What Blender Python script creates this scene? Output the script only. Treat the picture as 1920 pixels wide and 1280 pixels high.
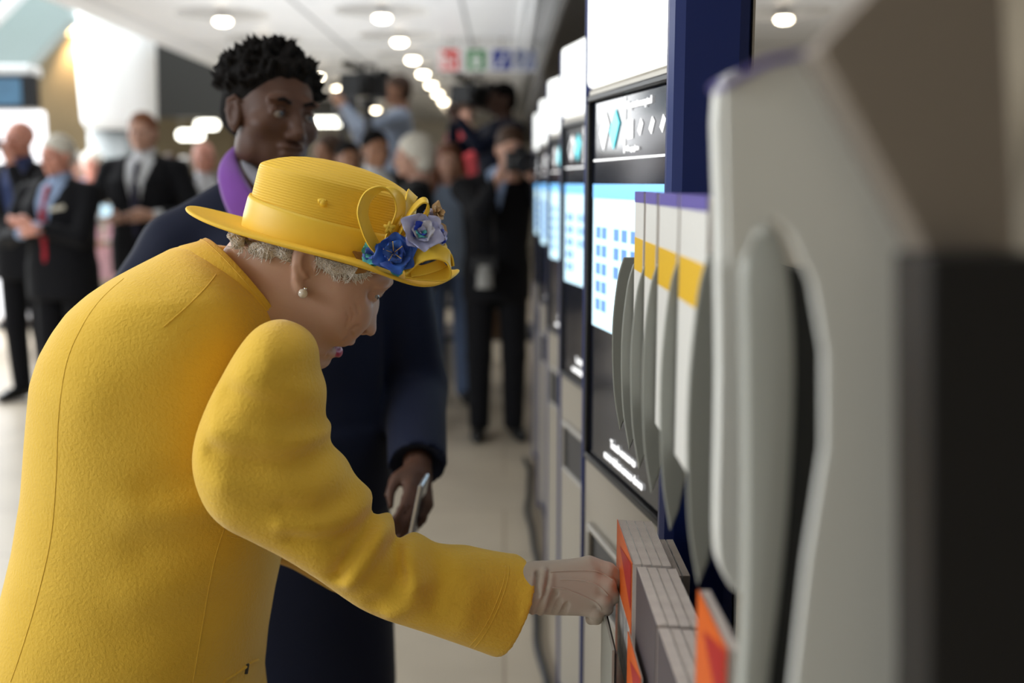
import bpy, math, random, numpy as np
from mathutils import Vector, Matrix, Euler
from mathutils.bvhtree import BVHTree
for o in list(bpy.data.objects): bpy.data.objects.remove(o)
SC = bpy.context.scene
COL = SC.collection
PI = math.pi
# ---------------------------------------------------------------- camera, world, exposure
FPX = 2000.0
PITCH = math.atan(295/FPX); YAW = math.atan(15/FPX)
CAMZ = 1.5
cam_d = bpy.data.cameras.new('camera'); cam = bpy.data.objects.new('camera', cam_d); COL.objects.link(cam)
cam.location = (0, 0, CAMZ)
cam.rotation_euler = (PI/2-PITCH, 0, -YAW)
cam_d.sensor_width = 36; cam_d.lens = FPX/1920*36
cam_d.clip_start = .02; cam_d.clip_end = 300
cam_d.dof.use_dof = True; cam_d.dof.focus_distance = 1.36; cam_d.dof.aperture_fstop = 2.3
SC.camera = cam
SC.view_settings.view_transform = 'Standard'; SC.view_settings.look = 'None'
SC.view_settings.gamma = 1; SC.view_settings.exposure = 0.6
SC.view_settings.use_curve_mapping = False
W = bpy.data.worlds.new('sky'); SC.world = W; W.use_nodes = True
W.node_tree.nodes['Background'].inputs[0].default_value = (.86, .94, 1, 1)
W.node_tree.nodes['Background'].inputs[1].default_value = .62
def area_light(name, loc, target, sx, sy, power, col):
    d = bpy.data.lights.new(name, 'AREA'); d.shape = 'RECTANGLE'; d.size = sx; d.size_y = sy
    d.energy = power; d.color = col
    o = bpy.data.objects.new(name, d); COL.objects.link(o); o.location = loc
    o.rotation_euler = (Vector(target)-Vector(loc)).to_track_quat('-Z', 'Y').to_euler()
    return o
# daylight entering by the glazed side of the hall on the left, and the ceiling panels over the machines
area_light('glazed_side_daylight', (-3.9, .95, 3.5), (-.3, 1.6, 1.1), 3.2, 2.2, 215, (.92, .97, 1))
area_light('ceiling_panel_light', (-.7, 1.6, 2.92), (-.7, 1.6, 0), 1.6, .9, 7, (1, .97, .9))
area_light('hall_skylight', (-6.5, 11, 4.6), (-4, 8, 0), 6, 8, 950, (.95, .98, 1))
area_light('ceiling_fill', (-1.3, 10, 1.9), (-1.3, 10.5, 3.0), 3, 7, 50, (.95, .98, 1))  # added fill to brighten the ceiling, no fitting stands here
area_light('ceiling_fill', (2.4, 8, 1.8), (2.4, 9, 3.0), 1.5, 5, 22, (1, .97, .92))  # second added fill, lifts the dark ceiling on the right
# ---------------------------------------------------------------- geometry helpers
RC = Euler(cam.rotation_euler).to_matrix()
def at(px, py, Y):
    d = RC @ Vector(((px-960)/FPX, -(py-640)/FPX, -1))
    return Vector((0, 0, CAMZ)) + d*(Y/d.y)
def apply_props(o, label=None, cat=None, group=None, kind=None):
    if label: o['label'] = label
    if cat: o['category'] = cat
    if group: o['group'] = group
    if kind: o['kind'] = kind
    return o
def thing(name, loc, label, cat, group=None, rz=0, rot=None):
    o = bpy.data.objects.new(name, None); COL.objects.link(o); o.location = loc
    o.rotation_euler = rot if rot else (0, 0, rz); o.empty_display_size = .1
    return apply_props(o, label, cat, group)
def link(name, me, mat, parent=None, smooth=True, **kw):
    o = bpy.data.objects.new(name, me); COL.objects.link(o)
    ms = mat if isinstance(mat, (list, tuple)) else [mat]
    for m in ms: me.materials.append(m)
    if smooth: me.polygons.foreach_set('use_smooth', [True]*len(me.polygons))
    if parent: o.parent = parent
    return apply_props(o, **kw)
class MB:
    """collects shapes into one mesh"""
    def __init__(s): s.v = []; s.f = []; s.m = []; s.mi = 0
    def add(s, vs, fs):
        b = len(s.v); s.v += [tuple(v) for v in vs]
        for f in fs: s.f.append(tuple(b+i for i in f)); s.m.append(s.mi)
        return s
    def box(s, c, d, M=None):
        x, y, z = [q/2 for q in d]
        vs = [Vector((i*x, j*y, k*z)) for i in (-1, 1) for j in (-1, 1) for k in (-1, 1)]
        if M is not None: vs = [M @ v for v in vs]
        vs = [v+Vector(c) for v in vs]
        return s.add(vs, [(0, 1, 3, 2), (4, 6, 7, 5), (0, 4, 5, 1), (2, 3, 7, 6), (0, 2, 6, 4), (1, 5, 7, 3)])
    def b2(s, lo, hi): return s.box([(a+b)/2 for a, b in zip(lo, hi)], [abs(b-a) for a, b in zip(lo, hi)])
    def tube(s, pts, r, n=10, closed=False, cap=True, flat=1.0):
        pts = [Vector(p) for p in pts]; N = len(pts); rs = r if isinstance(r, (list, tuple)) else [r]*N
        vs = []; prev = None
        for i, p in enumerate(pts):
            a = pts[(i-1) % N] if (closed or i > 0) else p; b = pts[(i+1) % N] if (closed or i < N-1) else p
            t = (b-a).normalized() if (b-a).length > 1e-9 else Vector((0, 0, 1))
            u = prev - t*prev.dot(t) if prev is not None else (Vector((0, 0, 1)) if abs(t.z) < .9 else Vector((1, 0, 0)))
            u = (u - t*u.dot(t)).normalized(); prev = u; w = t.cross(u)
            for k in range(n):
                an = 2*PI*k/n; vs.append(p + u*math.cos(an)*rs[i] + w*math.sin(an)*rs[i]*flat)
        fs = []
        for i in range(N if closed else N-1):
            for k in range(n):
                a, b = i*n+k, i*n+(k+1) % n; c, d = ((i+1) % N)*n+(k+1) % n, ((i+1) % N)*n+k
                fs.append((a, d, c, b))
        if cap and not closed: fs.append(tuple(range(n))); fs.append(tuple(reversed(range((N-1)*n, N*n))))
        return s.add(vs, fs)
    def rings(s, rings, closed_u=True, cap=False):
        n = len(rings[0]); vs = [p for r in rings for p in r]; fs = []
        for i in range(len(rings)-1):
            for k in range(n if closed_u else n-1):
                a, b = i*n+k, i*n+(k+1) % n; fs.append((a, b, b+n, a+n))
        if cap: fs.append(tuple(reversed(range(n)))); fs.append(tuple(range((len(rings)-1)*n, len(rings)*n)))
        return s.add(vs, fs)
    def lathe(s, prof, c=(0, 0, 0), M=None, n=24):
        R = []
        for r, z in prof:
            ring = [Vector((r*math.cos(2*PI*k/n), r*math.sin(2*PI*k/n), z)) for k in range(n)]
            if M is not None: ring = [M @ p for p in ring]
            R.append([p+Vector(c) for p in ring])
        return s.rings(R, cap=True)
    def ball(s, c, r, M=None, n=12):
        rr = r if isinstance(r, (tuple, list)) else (r, r, r); R = []
        for i in range(n+1):
            t = PI*i/n; q = max(math.sin(t), .002)
            ring = [Vector((rr[0]*q*math.cos(2*PI*k/(2*n)), rr[1]*q*math.sin(2*PI*k/(2*n)), -rr[2]*math.cos(t))) for k in range(2*n)]
            if M is not None: ring = [M @ p for p in ring]
            R.append([p+Vector(c) for p in ring])
        return s.rings(R, cap=True)
    def prism(s, poly, depth, M):
        """2D polygon (x, z) extruded along local y by depth"""
        n = len(poly)
        vs = [M @ Vector((x, 0, z)) for x, z in poly]+[M @ Vector((x, depth, z)) for x, z in poly]
        return s.add(vs, [tuple(range(n)), tuple(reversed(range(n, 2*n)))]+[(i, i+n, (i+1) % n+n, (i+1) % n) for i in range(n)])
    def mesh(s, name):
        me = bpy.data.meshes.new(name); me.from_pydata(s.v, [], s.f)
        if any(s.m): me.polygons.foreach_set('material_index', s.m)
        me.validate(); me.update(); return me
    def build(s, name, mat, parent=None, smooth=False, bevel=0, **kw):
        o = link(name, s.mesh(name), mat, parent, smooth, **kw)
        if bevel:
            b = o.modifiers.new('bevel', 'BEVEL'); b.width = bevel; b.segments = 2; b.limit_method = 'ANGLE'
        return o
def smooth_pts(pts, sub=6, closed=False):
    """Catmull-Rom through the points"""
    P = [np.array(p, float) for p in pts]; N = len(P); out = []
    for i in range(N if closed else N-1):
        p1, p2 = P[i], P[(i+1) % N]
        p0 = P[(i-1) % N] if (closed or i > 0) else p1; p3 = P[(i+2) % N] if (closed or i < N-2) else p2
        for k in range(sub):
            t = k/sub
            out.append(.5*((2*p1)+(-p0+p2)*t+(2*p0-5*p1+4*p2-p3)*t*t+(-p0+3*p1-3*p2+p3)*t**3))
    if not closed: out.append(P[-1])
    return out
# ---------------------------------------------------------------- volume modelling (implicit shapes meshed into one skin)
def smin(a, b, k):
    if k <= 0: return np.minimum(a, b)
    h = np.clip(.5+.5*(b-a)/k, 0, 1); return b*(1-h)+a*h-k*h*(1-h)
def smax(a, b, k): return -smin(-a, -b, k)
def rotm(rot): return np.array(Euler(rot).to_matrix())
class Field:
    def __init__(s, lo, hi, h):
        s.h = h; s.lo = np.array(lo, float); n = [int(math.ceil((b-a)/h))+1 for a, b in zip(lo, hi)]
        s.ax = [s.lo[i]+h*np.arange(n[i]) for i in range(3)]
        s.F = np.full(n, .15, np.float32)
    def sub(s, lo, hi, pad):
        sl = []
        for i in range(3):
            a = int(np.searchsorted(s.ax[i], lo[i]-pad)); b = int(np.searchsorted(s.ax[i], hi[i]+pad)); sl.append(slice(a, b))
        sl = tuple(sl)
        X = s.ax[0][sl[0]][:, None, None]; Y = s.ax[1][sl[1]][None, :, None]; Z = s.ax[2][sl[2]][None, None, :]
        return sl, X, Y, Z
    def op(s, fn, lo, hi, k, cut=False):
        sl, X, Y, Z = s.sub(lo, hi, k+3.5*s.h)
        if 0 in s.F[sl].shape: return s
        d = fn(X, Y, Z)
        s.F[sl] = smax(s.F[sl], -d, k) if cut else smin(s.F[sl], d, k)
        return s
    def ell(s, c, r, k=.01, rot=None, cut=False, mx=(1, 1, 1)):
        c = np.array(c, float); r = np.array(r if hasattr(r, '__len__') else (r, r, r), float); R = rotm(rot).T if rot else None
        def fn(X, Y, Z):
            x, y, z = X-c[0], Y-c[1], Z-c[2]
            if R is not None: x, y, z = R[0, 0]*x+R[0, 1]*y+R[0, 2]*z, R[1, 0]*x+R[1, 1]*y+R[1, 2]*z, R[2, 0]*x+R[2, 1]*y+R[2, 2]*z
            k0 = np.sqrt((x/r[0])**2+(y/r[1])**2+(z/r[2])**2)+1e-9
            k1 = np.sqrt((x/r[0]**2)**2+(y/r[1]**2)**2+(z/r[2]**2)**2)+1e-9
            return np.where(k0 > .3, k0*(k0-1)/k1, (k0-1)*r.min())
        m = r.max() if rot else r
        return s.op(fn, c-m, c+m, k, cut)
    def cone(s, a, b, ra, rb, k=.01, cut=False, off=0):
        a = np.array(a, float); b = np.array(b, float); ba = b-a; L = (ba**2).sum()+1e-12; ra += off; rb += off
        def fn(X, Y, Z):
            x, y, z = X-a[0], Y-a[1], Z-a[2]
            t = np.clip((x*ba[0]+y*ba[1]+z*ba[2])/L, 0, 1)
            return np.sqrt((x-t*ba[0])**2+(y-t*ba[1])**2+(z-t*ba[2])**2)-(ra+(rb-ra)*t)
        m = max(ra, rb)
        return s.op(fn, np.minimum(a, b)-m, np.maximum(a, b)+m, k, cut)
    def chain(s, pts, rs, k=.01, cut=False, off=0):
        for i in range(len(pts)-1): s.cone(pts[i], pts[i+1], rs[i], rs[i+1], k, cut, off)
        return s
    def slices(s, tab, k=.02, off=0, pw=2.2, yfix=None):
        """tab rows: z, cx, a, cy, b  (elliptic cross-sections stacked in z)"""
        T = np.array(sorted(tab), float); zl, zh = T[0, 0], T[-1, 0]
        def fn(X, Y, Z):
            z = Z[0, 0]; cx, a, cy, b = [np.interp(z, T[:, 0], T[:, i])[None, None, :] for i in (1, 2, 3, 4)]
            a = a+off; b = b+off
            q = ((np.abs(X-cx)/a)**pw+(np.abs(Y-cy)/b)**pw+1e-9)**(1/pw)
            d = (q-1)*np.minimum(a, b)
            return np.maximum(d, np.maximum(zl-off-Z, Z-zh-off))
        lo = ((T[:, 1]-T[:, 2]).min()-off, (T[:, 3]-T[:, 4]).min()-off, zl-off)
        hi = ((T[:, 1]+T[:, 2]).max()+off, (T[:, 3]+T[:, 4]).max()+off, zh+off)
        return s.op(fn, lo, hi, k)
    def below(s, z, x=None, y=None):
        sl = tuple(slice(None) for _ in range(3)); s.F = np.maximum(s.F, (z-s.ax[2])[None, None, :]).astype(np.float32); return s
    def half(s, p, n, k=0):
        """keep the side that n points away from"""
        n = np.array(n, float); n /= np.linalg.norm(n); p = np.array(p, float)
        d = (s.ax[0][:, None, None]-p[0])*n[0]+(s.ax[1][None, :, None]-p[1])*n[1]+(s.ax[2][None, None, :]-p[2])*n[2]
        s.F = smax(s.F, d, k).astype(np.float32); return s
    def mesh(s, name, smooth=2, lo_cap=True):
        F = s.F; F[0] = F[-1] = .1; F[:, 0] = F[:, -1] = .1; F[:, :, 0] = F[:, :, -1] = .1
        S = F < 0; nx, ny, nz = F.shape
        cnt = np.zeros((nx-1, ny-1, nz-1), np.int8)
        for i in (0, 1):
            for j in (0, 1):
                for k in (0, 1): cnt += S[i:nx-1+i, j:ny-1+j, k:nz-1+k]
        act = np.argwhere((cnt > 0) & (cnt < 8)); n = len(act)
        ID = np.full(cnt.shape, -1, np.int32); ID[tuple(act.T)] = np.arange(n)
        P = np.zeros((n, 3)); C = np.zeros(n)
        cor = [(i, j, k) for i in (0, 1) for j in (0, 1) for k in (0, 1)]
        for a in cor:
            for ax in range(3):
                if a[ax] == 0:
                    b = list(a); b[ax] = 1
                    ia = act+np.array(a); ib = act+np.array(b)
                    fa = F[tuple(ia.T)].astype(float); fb = F[tuple(ib.T)].astype(float); m = (fa < 0) != (fb < 0)
                    t = np.where(m, fa/np.where(m, fa-fb, 1), 0)
                    q = np.repeat(np.array(a, float)[None], n, 0); q[:, ax] += t
                    P[m] += q[m]; C[m] += 1
        P = (act+P/np.maximum(C, 1)[:, None])*s.h+s.lo
        Q = []
        for ax in range(3):
            o1, o2 = [i for i in range(3) if i != ax]
            sa = [slice(1, -1)]*3; sa[ax] = slice(0, -1); sb = [slice(1, -1)]*3; sb[ax] = slice(1, None)
            A = S[tuple(sa)]; B = S[tuple(sb)]
            e = np.argwhere(A != B)
            if not len(e): continue
            off = np.ones(3, int); off[ax] = 0; base = e+off
            ins = A[tuple(e.T)]
            def c(d1, d2):
                q = base.copy(); q[:, o1] -= d1; q[:, o2] -= d2; return ID[tuple(q.T)]
            q = np.stack([c(1, 1), c(0, 1), c(0, 0), c(1, 0)], 1)
            flip = ins if ax != 1 else ~ins
            q[~flip] = q[~flip][:, ::-1]
            Q.append(q)
        Q = np.concatenate(Q); Q = Q[(Q >= 0).all(1)]
        if smooth:
            E = np.concatenate([Q[:, [0, 1]], Q[:, [1, 2]], Q[:, [2, 3]], Q[:, [3, 0]]])
            deg = np.bincount(E.ravel(), minlength=n).astype(float)
            for it in range(smooth):
                A = np.zeros_like(P)
                for c_ in range(3):
                    A[:, c_] = np.bincount(E[:, 0], P[E[:, 1], c_], n)+np.bincount(E[:, 1], P[E[:, 0], c_], n)
                A /= np.maximum(deg, 1)[:, None]; w = .5
                P = P*(1-w)+A*w
        return raw_mesh(name, P, Q)
def raw_mesh(name, P, Q):
    me = bpy.data.meshes.new(name); me.vertices.add(len(P)); me.vertices.foreach_set('co', np.ascontiguousarray(P, np.float32).ravel())
    k = Q.shape[1]; me.loops.add(len(Q)*k); me.loops.foreach_set('vertex_index', Q.astype(np.int32).ravel())
    me.polygons.add(len(Q)); me.polygons.foreach_set('loop_start', np.arange(0, len(Q)*k, k, dtype=np.int32))
    me.update(calc_edges=True); return me
def poly_dist(X, Z, poly):
    """signed distance in the plane, positive inside"""
    P = np.array(poly, float); N = len(P); d = np.full(np.broadcast(X, Z).shape, 1e9); ins = np.zeros(d.shape, bool)
    for i in range(N):
        a = P[i]; b = P[(i+1) % N]; e = b-a; wx = X-a[0]; wz = Z-a[1]
        t = np.clip((wx*e[0]+wz*e[1])/(e@e+1e-15), 0, 1)
        d = np.minimum(d, (wx-t*e[0])**2+(wz-t*e[1])**2)
        c = ((a[1] <= Z) & (b[1] > Z)) | ((b[1] <= Z) & (a[1] > Z))
        xs = a[0]+(Z-a[1])/(e[1] if abs(e[1]) > 1e-12 else 1e-12)*e[0]
        ins ^= c & (X < xs)
    d = np.sqrt(d); return np.where(ins, d, -d)
def line_dist(X, Z, pts):
    d = np.full(np.broadcast(X, Z).shape, 1e9)
    for i in range(len(pts)-1):
        a = np.array(pts[i]); b = np.array(pts[i+1]); e = b-a; wx = X-a[0]; wz = Z-a[1]
        t = np.clip((wx*e[0]+wz*e[1])/(e@e+1e-15), 0, 1); d = np.minimum(d, (wx-t*e[0])**2+(wz-t*e[1])**2)
    return np.sqrt(d)
def xz(pts, Y):
    r = []
    for p in pts:
        q = at(p[0], p[1], p[2] if len(p) > 2 else Y); r.append((q.x, q.z))
    return r
def inflate(field, poly, yc, S, Wd, k=.008, folds=(), cut=False, off=0, pw=2.0):
    """rounded solid whose side outline is poly (x, z); yc(x, z) is its mid depth; Wd half thickness; folds = (line, width, height)"""
    P = np.array(poly)
    lo = (P[:, 0].min(), -9, P[:, 1].min()); hi = (P[:, 0].max(), 9, P[:, 1].max())
    def fn(X, Y, Z):
        x2 = X[:, 0, :]; z2 = Z[:, 0, :]
        s = poly_dist(x2, z2, P)+off
        disp = np.zeros(s.shape)
        for ln, w, a in folds: disp += a*np.exp(-(line_dist(x2, z2, ln)/w)**2)
        c = yc(x2+0*z2, z2+0*x2) if callable(yc) else yc+0*s
        Wq = (Wd(x2+0*z2, z2+0*x2) if callable(Wd) else Wd+0*s)+off
        u = np.maximum(1-np.minimum(s, S)/S, 0)[:, None, :]; v = np.abs(Y-c[:, None, :])/Wq[:, None, :]
        F = ((u**pw+v**pw)**(1/pw)-1)*min(S, float(np.min(Wq)))
        side = np.clip(v*1.5, 0, 1)
        return F-disp[:, None, :]*side
    return field.op(fn, lo, hi, k, cut)
# ---------------------------------------------------------------- materials
def mat(name, col, rough=.6, metal=0, emit=None, es=0, bump=None, trans=0, alpha=1, sheen=0, sub=0, spec=.5, var=None, coat=0, ior=1.45):
    m = bpy.data.materials.new(name); m.use_nodes = True; nt = m.node_tree; b = nt.nodes['Principled BSDF']
    b.inputs['Base Color'].default_value = (*col, 1); b.inputs['Roughness'].default_value = rough; b.inputs['Metallic'].default_value = metal
    b.inputs['Specular IOR Level'].default_value = spec; b.inputs['IOR'].default_value = ior
    b.inputs['Transmission Weight'].default_value = trans; b.inputs['Alpha'].default_value = alpha
    b.inputs['Sheen Weight'].default_value = sheen; b.inputs['Coat Weight'].default_value = coat
    if sub: b.inputs['Subsurface Weight'].default_value = sub; b.inputs['Subsurface Scale'].default_value = .01; b.inputs['Subsurface Radius'].default_value = (1, .3, .15)
    if emit: b.inputs['Emission Color'].default_value = (*emit, 1); b.inputs['Emission Strength'].default_value = es
    tc = nt.nodes.new('ShaderNodeTexCoord')
    if var:   # colour variation: (scale, other colour, amount)
        n = nt.nodes.new('ShaderNodeTexNoise'); n.inputs['Scale'].default_value = var[0]; n.inputs['Detail'].default_value = 4
        nt.links.new(tc.outputs['Object'], n.inputs['Vector'])
        r = nt.nodes.new('ShaderNodeMapRange'); r.inputs['From Min'].default_value = .35; r.inputs['From Max'].default_value = .65; r.inputs['To Max'].default_value = var[2]
        nt.links.new(n.outputs['Fac'], r.inputs['Value'])
        x = nt.nodes.new('ShaderNodeMix'); x.data_type = 'RGBA'; x.inputs['A'].default_value = (*col, 1); x.inputs['B'].default_value = (*var[1], 1)
        nt.links.new(r.outputs['Result'], x.inputs['Factor']); nt.links.new(x.outputs['Result'], b.inputs['Base Color'])
    if bump:  # list of (kind, scale, strength, distance)
        prev = None
        for kind, sc, st, di in bump:
            if kind == 'noise':
                n = nt.nodes.new('ShaderNodeTexNoise'); n.inputs['Scale'].default_value = sc; n.inputs['Detail'].default_value = 3; out = n.outputs['Fac']
            elif kind == 'voro':
                n = nt.nodes.new('ShaderNodeTexVoronoi'); n.inputs['Scale'].default_value = sc; out = n.outputs['Distance']
            else:
                n = nt.nodes.new('ShaderNodeTexWave'); n.bands_direction = kind; n.inputs['Scale'].default_value = sc; n.inputs['Distortion'].default_value = .6; out = n.outputs['Fac']
            nt.links.new(tc.outputs['Object'], n.inputs['Vector'])
            bn = nt.nodes.new('ShaderNodeBump'); bn.inputs['Strength'].default_value = st; bn.inputs['Distance'].default_value = di
            nt.links.new(out, bn.inputs['Height'])
            if prev: nt.links.new(prev.outputs['Normal'], bn.inputs['Normal'])
            prev = bn
        nt.links.new(prev.outputs['Normal'], b.inputs['Normal'])
    return m
M = {}
M['white'] = mat('white_panel', (.85, .86, .86), .4)
M['black'] = mat('black_plastic', (.012, .012, .014), .4)
M['dark'] = mat('dark_grey', (.05, .05, .052), .55)
M['steel'] = mat('brushed_steel', (.42, .40, .37), .42, .75, bump=[('noise', 300, .15, .001)])
# ================================================================ the setting
m = M['floor'] = mat('stone_floor', (.50, .43, .335), .38, var=(3, (.42, .36, .28), .6), spec=.4)
nt = m.node_tree; b = nt.nodes['Principled BSDF']; mixn = b.inputs['Base Color'].links[0].from_node
tc = [n for n in nt.nodes if n.type == 'TEX_COORD'][0]; br = nt.nodes.new('ShaderNodeTexBrick')
br.inputs['Scale'].default_value = 1; br.inputs['Brick Width'].default_value = 1.2; br.inputs['Row Height'].default_value = .6; br.inputs['Mortar Size'].default_value = .004
br.inputs['Color1'].default_value = (1, 1, 1, 1); br.inputs['Color2'].default_value = (.9, .9, .9, 1); br.inputs['Mortar'].default_value = (.55, .5, .45, 1)
mm = nt.nodes.new('ShaderNodeMix'); mm.data_type = 'RGBA'; mm.blend_type = 'MULTIPLY'; mm.inputs['Factor'].default_value = 1
nt.links.new(tc.outputs['Object'], br.inputs['Vector']); nt.links.new(mixn.outputs['Result'], mm.inputs['A']); nt.links.new(br.outputs['Color'], mm.inputs['B']); nt.links.new(mm.outputs['Result'], b.inputs['Base Color'])
def structure(name, mb, mt, **k): return mb.build(name, mt, kind='structure', **k)
structure('floor', MB().b2((-16, -4, -.1), (6, 34, 0)), M['floor'])
M['ceil'] = mat('ceiling_panel', (.80, .81, .82), .5, var=(1.2, (.72, .73, .74), .5))
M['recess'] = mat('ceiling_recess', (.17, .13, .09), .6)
M['joint'] = mat('ceiling_joint', (.25, .26, .27), .6)
CX0, CX1, CZ = -3.35, 4.0, 3.0
HR = .42
rows = {-1.07: [9.7+1.6*i for i in range(0, 9)], -2.52: [9.9+1.65*i for i in range(0, 8)], 2.48: [9.74, 12.9]}
holes = [(x, y) for x in rows for y in rows[x]]
# ceiling slab with round recesses cut open: strips of panels between the coffers
def ceiling():
    mb = MB(); n = 28
    cells = []
    xs = sorted([CX0]+[v for x in rows for v in (x-.55, x+.55)]+[CX1])
    ys_all = {}
    for i in range(len(xs)-1):
        xa, xb = xs[i], xs[i+1]; xc = (xa+xb)/2
        row = [x for x in rows if abs(x-xc) < .3 and abs((xb-xa)-1.1) < .01]
        if not row: mb.b2((xa, -3, CZ), (xb, 26, CZ+.12)); continue
        y = -3
        for yc in sorted(rows[row[0]]):
            mb.b2((xa, y, CZ), (xb, yc-.55, CZ+.12)); y = yc+.55
            sq = []; ci = []
            for k in range(n):
                a = 2*PI*k/n; c, s_ = math.cos(a), math.sin(a); q = .55/max(abs(c), abs(s_))
                sq.append(Vector((row[0]+c*q, yc+s_*q, CZ))); ci.append(Vector((row[0]+c*HR, yc+s_*HR, CZ)))
            mb.rings([[p+Vector((0, 0, .12)) for p in sq], sq, ci, [p+Vector((0, 0, .25)) for p in ci]])
        mb.b2((xa, y, CZ), (xb, 26, CZ+.12))
    structure('ceiling', mb, M['ceil'])
ceiling()
j = MB()
for x in (-1.75, -.35, .45): j.b2((x-.012, .8, CZ-.004), (x+.012, 26, CZ+.01))
for k in range(8): j.b2((CX0, 3.1+2.9*k, CZ-.004), (CX1, 3.115+2.9*k, CZ+.01))
structure('trim_1', j, M['joint'])
structure('trim_2', MB().b2((CX0-.35, .6, CZ-.03), (CX0, 26, CZ+.35)), M['ceil'], bevel=.02)
M['lamp'] = mat('lamp_glow', (1, .95, .85), .5, emit=(1, .86, .62), es=14)
M['lampbody'] = mat('lamp_body', (.7, .7, .7), .4)
for x in rows:
    for i, y in enumerate(rows[x]):
        rowname = {-1.07: 'in the row leading to the far signs', -2.52: 'in the row over the crowd on the left', 2.48: 'beyond the blue end panel'}[x]
        o = thing('ceiling_light', (x, y, CZ), '', 'ceiling light', 'round ceiling lights '+rowname)
        o['label'] = ('nearest' if i == 0 else ['second', 'third', 'fourth', 'fifth', 'sixth', 'seventh', 'eighth', 'ninth'][i-1]+' nearest')+' warm round ceiling light '+rowname
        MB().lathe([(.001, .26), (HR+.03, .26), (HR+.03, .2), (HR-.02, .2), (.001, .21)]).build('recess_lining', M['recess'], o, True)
        MB().lathe([(.001, .2), (.03, .2), (.03, .03), (.075, .01), (.08, -.05), (.075, -.05), (.001, -.04)]).build('housing', M['lampbody'], o, True)
        MB().lathe([(.001, -.045), (.064, -.05), (.07, -.068), (.045, -.085), (.001, -.092)]).build('diffuser', M['lamp'], o, True)
# far walls
M['wallk'] = mat('far_wall_khaki', (.50, .45, .36), .7, var=(.7, (.40, .35, .27), .6))
M['conc'] = mat('warm_concrete', (.30, .235, .14), .75, var=(1.1, (.22, .17, .10), .7), bump=[('noise', 6, .2, .02)])
M['darkwall'] = mat('dark_cladding', (.065, .062, .056), .6)
M['glassy'] = mat('pale_green_glass_cladding', (.27, .34, .33), .3, var=(.4, (.34, .41, .41), .6))
M['whitecol'] = mat('white_column_cladding', (.9, .92, .92), .35)
structure('wall_back', MB().b2((-6.5, 25.9, 0), (4, 26.2, 3.2)), M['wallk'])
structure('wall_right', MB().b2((3.9, -3, 0), (4.05, 26, 3.1)), M['wallk'])
def quad(name, pts, th, mt, **k):
    P = [Vector(p) for p in pts]; n = (P[1]-P[0]).cross(P[2]-P[1]).normalized()*th
    N = len(P)
    return structure(name, MB().add(P+[p+n for p in P], [tuple(range(N)), tuple(reversed(range(N, 2*N)))]+[(i, i+N, (i+1) % N+N, (i+1) % N) for i in range(N)]), mt, **k)
# concrete side wall beyond the atrium, dark cladding over the far passage, pale sloping glass
quad('wall_left', [at(-260, 420, 17), at(232, 420, 17), at(170, 20, 17), at(-260, 20, 17)], .3, M['conc'])
quad('wall_upper', [at(262, 222, 20), at(640, 222, 20), at(640, -60, 20), at(262, -60, 20)], .4, M['darkwall'])
quad('wall_slope', [at(-400, 170, 11), at(48, 148, 11), at(148, 40, 11), at(90, -120, 11), at(-400, -120, 11)], .2, M['glassy'])
M['rail'] = mat('white_steel', (.8, .84, .85), .3)
structure('trim_3', MB().tube([at(-40, 70, 10.5), at(60, -30, 10.5)], .055), M['rail'], smooth=True)
structure('wall_light_block', MB().b2((-3.4, -3.2, 0), (4, -3, 3.1)), M['wallk'])  # unseen wall added to block sky light from behind the camera
structure('ceiling_passage', MB().b2((-9.6, 20.5, 3.2), (-3.7, 26, 3.3)), M['ceil'])
structure('wall_passage', MB().b2((-9.5, 25.0, 0), (-6.2, 25.3, 3.0)), M['conc'])
# warm wall lights on the concrete
M['warm'] = mat('warm_glow', (1, .8, .5), .5, emit=(1, .66, .25), es=7)
o = thing('wall_light', at(136, 52, 16.7), 'warm twin wall light high on the concrete wall left of the white column', 'wall light')
for dx in (-.09, .12):
    MB().ball((dx, 0, 0), .1).build('lamp_glass', M['warm'], o, True)
    MB().lathe([(.001, .16), (.08, .16), (.1, .06), (.001, .05)], (dx, 0, 0)).build('lamp_shade', M['dark'], o, True)
ld = bpy.data.lights.new('wall_light_beam', 'SPOT'); ld.energy = 90; ld.color = (1, .72, .4); ld.spot_size = 1.3; ld.shadow_soft_size = .1
lo = bpy.data.objects.new('wall_light_beam', ld); COL.objects.link(lo); lo.location = at(136, 60, 16.5); lo.rotation_euler = (.35, 0, 0)
# tapered white column with a grey metal base
c0 = at(226, 240, 12); 
o = thing('column', (c0.x, 12, 0), 'tapered white round column with grey metal foot behind the ginger-haired man', 'column')
def colr(px0, px1): return (px1-px0)/2/FPX*12
MB().lathe([(.0, 1.78+.3), (.34, 1.78+.3), (.39, 1.84+.34), (.43, 3.6), (.45, 4.4), (.0, 4.4)], n=36).build('shaft', M['whitecol'], o, True)
M['colbase'] = mat('column_metal', (.20, .21, .21), .45, .6)
MB().lathe([(.0, 0), (.34, 0), (.34, 2.1), (.0, 2.1)], n=36).build('foot', M['colbase'], o, True)
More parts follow.
